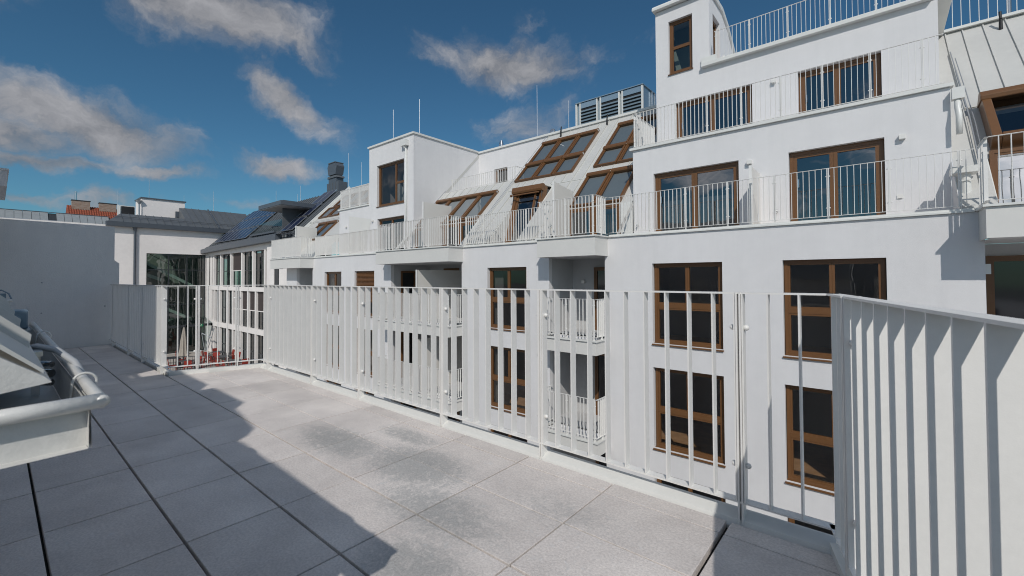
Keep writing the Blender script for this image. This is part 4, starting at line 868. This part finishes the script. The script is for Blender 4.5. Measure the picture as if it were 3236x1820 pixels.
# vent box and chimney
vb = thing('roof_vent_box', 'small flat grey vent box behind the large solar array', 'vent box', (-43.5, 17.5, 7.9)); obj('box', MB().box(-45.2, -42.2, 17.3, 18.6, 7.9, 8.40), GUTG, vb); obj('lid', MB().box(-45.35, -42.05, 17.15, 18.75, 8.401, 8.47), ROOFG, vb)
ch = thing('grey_chimney', 'tall grey sheet metal chimney with stepped head behind the roof ridge', 'chimney', (-35, 19, 7.9))
obj('base', MB().box(-36.5, -34.5, 18.5, 19.3, 7.9, 9.35), GUTG, ch); obj('shaft', MB().box(-36.3, -35.0, 18.55, 19.2, 9.351, 9.75), GUTG, ch)
obj('collar', MB().prism([(-36.42, 9.751), (-34.85, 9.751), (-34.98, 9.92), (-36.3, 9.92)], 18.48, 19.25, 'y'), ROOFG, ch)
obj('neck', MB().box(-36.22, -35.05, 18.6, 19.1, 9.921, 10.02), DARKF, ch)
obj('head', MB().prism([(-36.25, 10.021), (-35.05, 10.021), (-34.85, 10.72), (-36.42, 10.72)], 18.5, 19.2, 'y').prism([(-36.42, 10.721), (-34.85, 10.721), (-35.1, 11.02), (-36.2, 11.02)], 18.5, 19.2, 'y'), GUTG, ch)
obj('lid', MB().box(-36.25, -35.05, 18.45, 19.25, 11.021, 11.08), ROOFG, ch)
for x in (-36.0, -35.5, -35.0, -34.6): obj('seam', MB().box(x-.02, x+.02, 18.47, 18.5, 7.9, 9.34), ROOFG, ch)
for i, (x, y, z0, z1) in enumerate([(-44.0, 17.3, 8.4, 9.6), (-38.6, 17.2, 7.9, 9.3), (-41.0, 18, 8.0, 9.0)]):
    rod(x, y, z0, z1, ('lightning rod on the small vent box', 'thin lightning rod above the flat dormer roof', 'faint lightning rod behind the flat dormer roof')[i], .02)

# ================================================================== HALL BUILDING closing the courtyard
HB = thing('hall_building', 'pale pinkish hall building with tall dark green staircase glazing and grey roof', 'building', (-51, 8, -5.7))
XH = -50.5; yG0 = 8.85; zG = sc(0, 0, 3.2)[2]
mb = MB(); wall_holes(mb, -8, YO-.01, -5.8, sc(0, 0, 5.2)[2], [(yG0, YO-.02, -5.72, zG, .25)], lambda a, b, d: (XH-d, a, b), .25)
mb.quad((XH, YO-.01, 3.2), (XH, 18, 3.2), (XH, 18, 6.0), (XH, YO-.01, 6.0))
obj('wall', mb, CREAM, HB)
# clip the wall left of the terrace end: it continues behind it
obj('eaves_gutter', MB().prism([(XH-.2, 5.80), (XH+.42, 5.80), (XH+.46, 6.2), (XH-.2, 6.2)], 6.1, 18, 'y'), GUTG, HB)
obj('roof_gable', MB().prism([(XH+.30, 6.2), (XH-3.4, 8.38), (XH-3.4, 6.2)], 11.95, 12.31, 'y'), ROOFG, HB)
gr = obj('seamed_roof', MB().quad((XH+.30, 6.2, 6.21), (XH+.30, 11.95, 6.21), (XH-1.15, 11.95, 7.07), (XH-1.15, 7.2, 7.07)).quad((XH+.30, 11.95, 6.21), (XH+.30, 18, 6.21), (XH-3.4, 18, 8.4), (XH-3.4, 12.3, 8.4)).quad((XH-1.15, 7.2, 7.07), (XH-1.15, 11.95, 7.07), (XH-4, 11.95, 7.0), (XH-4, 7.2, 7.0)), ROOFG, HB)
for k in range(17):
    y = 7.2+k*.58; xe_, ze_ = (XH-1.15, 7.07) if y < 12.0 else (XH-3.4, 8.40)
    obj('seam', MB().prism([(XH+.30, 6.22), (xe_, ze_), (xe_, ze_+.06), (XH+.30, 6.27)], y-.015, y+.015, 'y'), ROOFG, gr)
obj('snow_guard', MB().tube((XH-.25, 6.6, 6.72), (XH-.25, 17.5, 6.72), .03, n=6), ROOFG, gr)
obj('roof_cable_duct', MB().prism([(XH+.30, 6.23), (XH-3.3, 8.38), (XH-3.3, 8.50), (XH+.30, 6.32)], 14.35, 14.47, 'y'), GUTG, gr)
obj('downpipe', MB().tube((XH+.12, 8.02, -5.7), (XH+.12, 8.02, 5.5), .09, n=10).tube((XH+.15, 8.02, 5.5), (XH+.2, 8.0, 5.85), .09, .2, n=10), GUTG, HB)
wb = MB().box(-57, -54.2, 9.1, 12.5, 6.5, 9.02); obj('roof_box', wb, CREAM, HB); obj('roof_box_cap', MB().box(-57, -54.1, 9.0, 12.6, 9.021, 9.12), GUTG, HB)
obj('step_flashing', MB().box(-54.19, -53.9, 11.7, 12.6, 7.4, 8.0), GUTG, HB)
obj('hopper_pipe', MB().tube((-54.1, 8.9, 6.6), (-54.1, 8.9, 8.4), .07).tube((-54.1, 8.9, 8.4), (-54.1, 8.9, 8.75), .08, .26), ZINC, HB)
# glazing: mullions, transoms, panes
fr = MB(); ys = [yG0, 10.45, 11.85, 13.30]; zs = [-5.70, -2.72, -1.15, 2.08, zG]
for y in ys: fr.box(XH-.22, XH-.10, y, y+.07, -5.7, zG)
for z in zs: fr.box(XH-.219, XH-.101, yG0, YO-.03, z-.05, z+.03)
gz = obj('staircase_glazing', fr, DARKF, HB)
for i in range(3):
    for j in range(4):
        obj('pane', MB().quad((XH-.16, ys[i]+.07, zs[j]+.03), (XH-.16, ys[i+1], zs[j]+.03), (XH-.16, ys[i+1], zs[j+1]-.05), (XH-.16, ys[i]+.07, zs[j+1]-.05)), GLASSG, gz)
obj('hall_interior', MB().quad((XH-4, 7, -5.7), (XH-4, 14, -5.7), (XH-4, 14, 4), (XH-4, 7, 4)).quad((XH-4, 14, -5.7), (XH-.3, 14, -5.7), (XH-.3, 14, 4), (XH-4, 14, 4)).quad((XH-4, 8.5, -5.7), (XH-.3, 8.5, -5.7), (XH-.3, 8.5, 4), (XH-4, 8.5, 4)), INTG, HB)
obj('hall_floor', MB().quad((XH-4, 7, -5.69), (XH-.2, 7, -5.69), (XH-.2, 14, -5.69), (XH-4, 14, -5.69)), INTD, HB)
for (y0, z0_, y1, z1_) in [(8.7, 3.1, 13.0, .45), (8.6, -.3, 12.6, -2.6), (8.6, 2.0, 10.2, 1.3)]:
    obj('stair_flight', MB().prism([(y0, z0_), (y1, z1_), (y1, z1_-.30), (y0, z0_-.30)], XH-1.5, XH-1.3), STAIR, HB)
obj('stair_rail', MB().path([(XH-1.2, 9.2, 3.6), (XH-1.2, 13, 1.2)], .03, 6).path([(XH-1.2, 8.7, .6), (XH-1.2, 12.4, -1.6)], .03, 6), DARKF, HB)
cp = MB().prism([(XH-.1, -2.40), (XH+2.2, -2.88), (XH+2.2, -2.95), (XH-.1, -2.47)], yG0-.4, YO+.25, 'y')
ca = obj('entrance_canopy', MB().box(XH+2.05, XH+2.2, yG0-.4, YO-.05, -3.16, -2.96).prism([(XH-.05, -2.55), (XH+2.2, -2.96), (XH+2.2, -3.16), (XH-.05, -2.75)], YO-.16, YO-.06, 'y').prism([(XH-.05, -2.55), (XH+2.2, -2.96), (XH+2.2, -3.16), (XH-.05, -2.75)], 11.3, 11.4, 'y'), DARKF, HB)
obj('canopy_glass', MB().prism([(XH-.1, -2.46), (XH+2.15, -2.90), (XH+2.15, -2.93), (XH-.1, -2.49)], yG0-.4, YO-.05, 'y'), GLASSC, ca)
sg = thing('exit_sign', 'small green exit sign hanging from the glass canopy', 'sign', (XH+2.1, 12.3, -3.2))
obj('sign_box', MB().box(XH+2.205, XH+2.24, 12.05, 12.62, -3.20, -2.97), GREENS, sg)
obj('pictogram', MB().box(XH+2.241, XH+2.245, 12.10, 12.22, -3.15, -3.02).box(XH+2.241, XH+2.245, 12.27, 12.36, -3.10, -3.06).prism([(12.40, -3.15), (12.47, -3.02), (12.51, -3.02), (12.44, -3.15)], XH+2.241, XH+2.245).ball((XH+2.243, 12.5, -3.0), .018, 6), CONC, sg)
for i, (y, z0, z1) in enumerate([(9.7, 9.1, 10.9), (12.5, 9.0, 9.8), (15.1, 8.4, 10.6)]):
    rod(-54.5, y, z0, z1, ('lightning rod on the pale roof box', 'short lightning rod at the right corner of the pale roof box', 'lightning rod standing on the grey roof ridge of the hall')[i], .02)

# ================================================================== BUILDINGS FARTHER LEFT
G5 = thing('grey_roof_building', 'low building with a long grey seamed roof behind the end wall', 'building', (-69, 0, -7))
obj('wall', MB().box(-74, -69.2, -12, 8.5, -7.2, 7.4), CREAM, G5)
for k in range(27):
    y0 = 8.75-(k+1)*.62; z0 = 7.52+(8.75-y0)*.0; 
    if k == 7: continue
    obj('roof_panel', MB().prism([(-69.0, 7.42), (-70.3, 8.62), (-70.3, 8.66), (-68.96, 7.46)], y0+.012, y0+.60, 'y'), mat('pale_grey_panel', (.27, .29, .30), .5, var=.1) if k == 0 else MATS['pale_grey_panel'], G5)
obj('roof_underlay', MB().prism([(-69.02, 7.38), (-70.35, 8.58), (-72, 8.0), (-72, 7.38)], -8.5, 8.9, 'y'), DARKF, G5)
obj('ridge_strip', MB().box(-70.45, -70.25, -8.5, 8.9, 8.665, 8.72), GUTG, G5)
obj('snow_guard', MB().tube((-69.0, -8, 7.66), (-69.0, 4.4, 7.66), .03, n=6), ALU, G5)
RH = thing('red_tiled_house', 'house with red clay tile roof and two brick chimneys beyond the grey roof', 'house', (-72, 7, -7))
obj('wall', MB().box(-78, -72.5, 5.5, 11, -7.2, 8.6), CREAM, RH)
tl = MB(); y0, y1 = 5.45, 11.0; nrow = 6
for r_i in range(nrow):
    za = 8.62+r_i*.235; xa = -71.9-r_i*.25
    for c in range(26):
        ya = y0+(y1-y0)*c/26; yb_ = ya+(y1-y0)/26; ym = (ya+yb_)/2
        tl.v += [(xa, ya, za+.0), (xa, ym, za+.075), (xa, yb_, za), (xa-.27, ya, za+.22), (xa-.27, ym, za+.295), (xa-.27, yb_, za+.22)]
        i = len(tl.v)-6; tl.f += [(i, i+1, i+4, i+3), (i+1, i+2, i+5, i+4), (i, i+2, i+1)]
obj('tile_roof', tl, REDT, RH, kind='stuff'); obj('roof_body', MB().prism([(-71.95, 8.2), (-71.95, 8.58), (-73.5, 9.98), (-76, 8.2)], y0+.02, y1-.02, 'y'), REDT, RH)
for (a, b, hh) in ((5.86, 7.42, 10.62), (8.24, 9.80, 10.57)):
    c_ = obj('brick_chimney', MB().box(-73.6, -72.9, a, b, 9.2, hh), BRICK, RH); obj('chimney_cap', MB().box(-73.7, -72.85, a-.05, b+.05, hh+.001, hh+.08), DARKF, c_); obj('chimney_flashing', MB().box(-73.65, -72.87, a-.02, b+.02, 9.1, 9.42), ZINC, c_)
fp = obj('flue_pipe', MB().tube((-73.2, 6.2, 10.7), (-73.2, 6.2, 11.6), .10, n=12).tube((-73.2, 6.2, 11.66), (-73.2, 6.2, 11.72), .14, n=12).tube((-73.2, 6.2, 11.6), (-73.2, 6.2, 11.66), .05), STEEL, RH)
ac = thing('roof_cabinet', 'white framed black screened cabinet on the roof beside the brick chimney', 'ventilation unit', (-58, 8, 7))
obj('cabinet', MB().box(-59, -58, 8.10, 9.22, 7.3, 8.62), FLASH, ac); obj('screen', MB().box(-57.99, -57.96, 8.16, 9.14, 7.4, 8.55), BLACK, ac); obj('stand', MB().box(-57.97, -57.85, 7.84, 8.0, 6.6, 8.64), FLASH, ac)
gh = thing('roof_light', 'small glazed grey roof lantern next to the pale roof box', 'roof light', (-57, 9.5, 7.5)); obj('glazing', MB().box(-58, -57.2, 9.45, 10.2, 7.2, 8.1), GLASSC, gh); obj('cap', MB().prism([(9.35, 8.101), (10.3, 8.101), (10.1, 8.3), (9.55, 8.3)], -58.1, -57.1), GUTG, gh); obj('corner_post', MB().box(-57.25, -57.18, 9.42, 9.5, 7.2, 8.1).box(-57.25, -57.18, 9.95, 10.2, 7.2, 8.1), DARKF, gh)
rod(-59.5, 8.1, 8.6, 10.3, 'lightning rod in front of the right brick chimney', .02)

# ================================================================== COURTYARD FURNITURE
ZG = -5.72
def dup(root, loc, rz, label):
    r_ = root.copy(); COL.objects.link(r_); r_.location = loc; r_.rotation_euler = (0, 0, rz); r_['label'] = label
    for c in root.children:
        d = c.copy(); COL.objects.link(d); d.parent = r_
    return r_
c0 = thing('garden_chair', 'red metal garden chair', 'chair', (0, 0, 0), 'red garden chairs in the courtyard')
obj('seat', MB().box(-.24, .24, -.23, .23, .44, .47), REDC, c0); obj('backrest', MB().prism([(.20, .50), (.225, .50), (.30, .93), (.275, .93)], -.23, .23), REDC, c0)
for sx in (-.22, .22):
    for sy in (-.21, .21): obj('leg', MB().tube((sx, sy, .44), (sx*1.08, sy*1.12, 0), .016, n=6), REDC, c0)
    obj('armrest', MB().box(sx-.02, sx+.02, -.2, .24, .66, .685).box(sx-.012, sx+.012, -.2, -.176, .47, .66), DARKF, c0)
t0 = thing('cafe_table', 'dark cafe table', 'table', (0, 0, 0), 'dark tables in the courtyard')
obj('tabletop', MB().box(-.6, .6, -.42, .42, .71, .74), TABLE, t0, bevel=.01)
for sx in (-.5, .5):
    for sy in (-.33, .33): obj('leg', MB().box(sx-.02, sx+.02, sy-.02, sy+.02, 0, .71), DARKF, t0)
tabs = [(-40.3, 12.0, .1, 'dark table in the sun closest to the office windows'), (-43.0, 12.35, 0, 'dark table behind the front one, near the hall entrance'), (-40.2, 9.45, .2, 'dark table to the right of the closed parasol'), (-37.6, 11.9, .1, 'dark table half hidden by the terrace edge'), (-42.8, 9.0, 0, 'dark table left of the closed parasol')]
for i, (x, y, rz, lb) in enumerate(tabs):
    if i == 0: t0.location = (x, y, ZG); t0.rotation_euler = (0, 0, rz); t0['label'] = lb
    else: dup(t0, (x, y, ZG), rz, lb)
chs = [(-40.0, 11.25, 3.1, 'red chair in front of the sunny table, near side'), (-40.8, 11.2, 3.3, 'red chair in front of the sunny table, left of its neighbour'), (-39.3, 12.3, -1.4, 'red chair at the right end of the sunny table'), (-41.3, 11.7, 1.5, 'red chair at the left end of the sunny table'), (-40.3, 12.8, 0.1, 'red chair between the sunny table and the office wall'),
       (-43.5, 11.6, 3.0, 'red chair before the rear table, left one'), (-42.6, 11.6, 3.3, 'red chair before the rear table, right one'), (-43.9, 12.5, 1.6, 'red chair at the far end of the rear table'), (-42.0, 12.9, -.2, 'red chair pushed against the office wall by the rear table'),
       (-39.5, 10.15, -.3, 'red chair behind the parasol-side table'), (-40.6, 8.7, 3.1, 'red chair in front of the parasol-side table'), (-39.2, 9.3, -1.6, 'red chair at the right end of the parasol-side table'), (-40.6, 10.2, .2, 'red chair between parasol and table'),
       (-37.8, 11.0, 3.1, 'red chair cut off by the terrace edge, left one'), (-37.0, 11.2, 2.9, 'red chair cut off by the terrace edge, right one'), (-36.8, 12.2, -1.5, 'red chair next to the last office window'), (-43.4, 8.3, 3.1, 'red chair left of the parasol, front'), (-43.0, 9.8, 0, 'red chair left of the parasol, back'), (-48.6, 10.9, 1.2, 'red chair alone in front of the dark hall glazing')]
for i, (x, y, rz, lb) in enumerate(chs):
    if i == 0: c0.location = (x, y, ZG); c0.rotation_euler = (0, 0, rz); c0['label'] = lb
    else: dup(c0, (x, y, ZG), rz+random.uniform(-.25, .25), lb)
pa = thing('closed_parasol', 'closed greyish parasol tied up on its dark mast in the courtyard', 'parasol', (-42.2, 9.75, ZG))
obj('mast', MB().tube((-42.2, 9.75, ZG), (-42.2, 9.75, ZG+3.3), .035).box(-42.75, -41.65, 9.2, 10.3, ZG, ZG+.08), DARKF, pa)
cm = MB(); n = 16; lv = [(0.75, .34), (1.0, .26), (1.4, .20), (2.0, .17), (2.6, .10), (3.1, .04)]
for (h_, r_) in lv:
    for j in range(n): a = 2*math.pi*j/n; rr = r_*(1+.35*(j % 2)); cm.v.append((-42.2+rr*math.cos(a), 9.75+rr*math.sin(a), ZG+h_+(.14 if (j % 2 and h_ < .8) else 0)))
for i in range(len(lv)-1):
    for j in range(n): cm.f.append((i*n+j, i*n+(j+1) % n, (i+1)*n+(j+1) % n, (i+1)*n+j))
obj('folded_canopy', cm, CANV, pa)
m2 = thing('parasol_mast', 'dark folded mast standing left of the closed parasol', 'parasol', (-43.6, 9.75, ZG)); obj('mast', MB().box(-43.72, -43.48, 9.62, 9.88, ZG, ZG+2.9), DARKF, m2)
bl = thing('steel_balustrade', 'low dark steel balustrade in front of the closed parasol', 'balustrade', (-40.3, 9.6, ZG))
obj('handrail', MB().tube((-41.6, 8.5, ZG+1.0), (-39.6, 10.9, ZG+1.0), .025, n=6), DARKF, bl)
for k in range(20): obj('baluster', MB().tube((-41.6+2*k/19, 8.5+2.4*k/19, ZG), (-41.6+2*k/19, 8.5+2.4*k/19, ZG+1.0), .01, n=5), DARKF, bl)
cr = thing('folding_sign_frame', 'leaning thin metal frame by the entrance beside the office corner', 'metal frame', (-47.6, 12.9, ZG))
obj('strut', MB().tube((-47.6, 12.7, ZG), (-47.0, 13.15, ZG+2.4), .035, n=6).tube((-48.2, 12.5, ZG+1.9), (-47.2, 13.0, ZG+1.5), .05, n=6).tube((-48.2, 12.5, ZG+1.9), (-47.9, 12.7, ZG), .03, n=6), ZINC, cr)
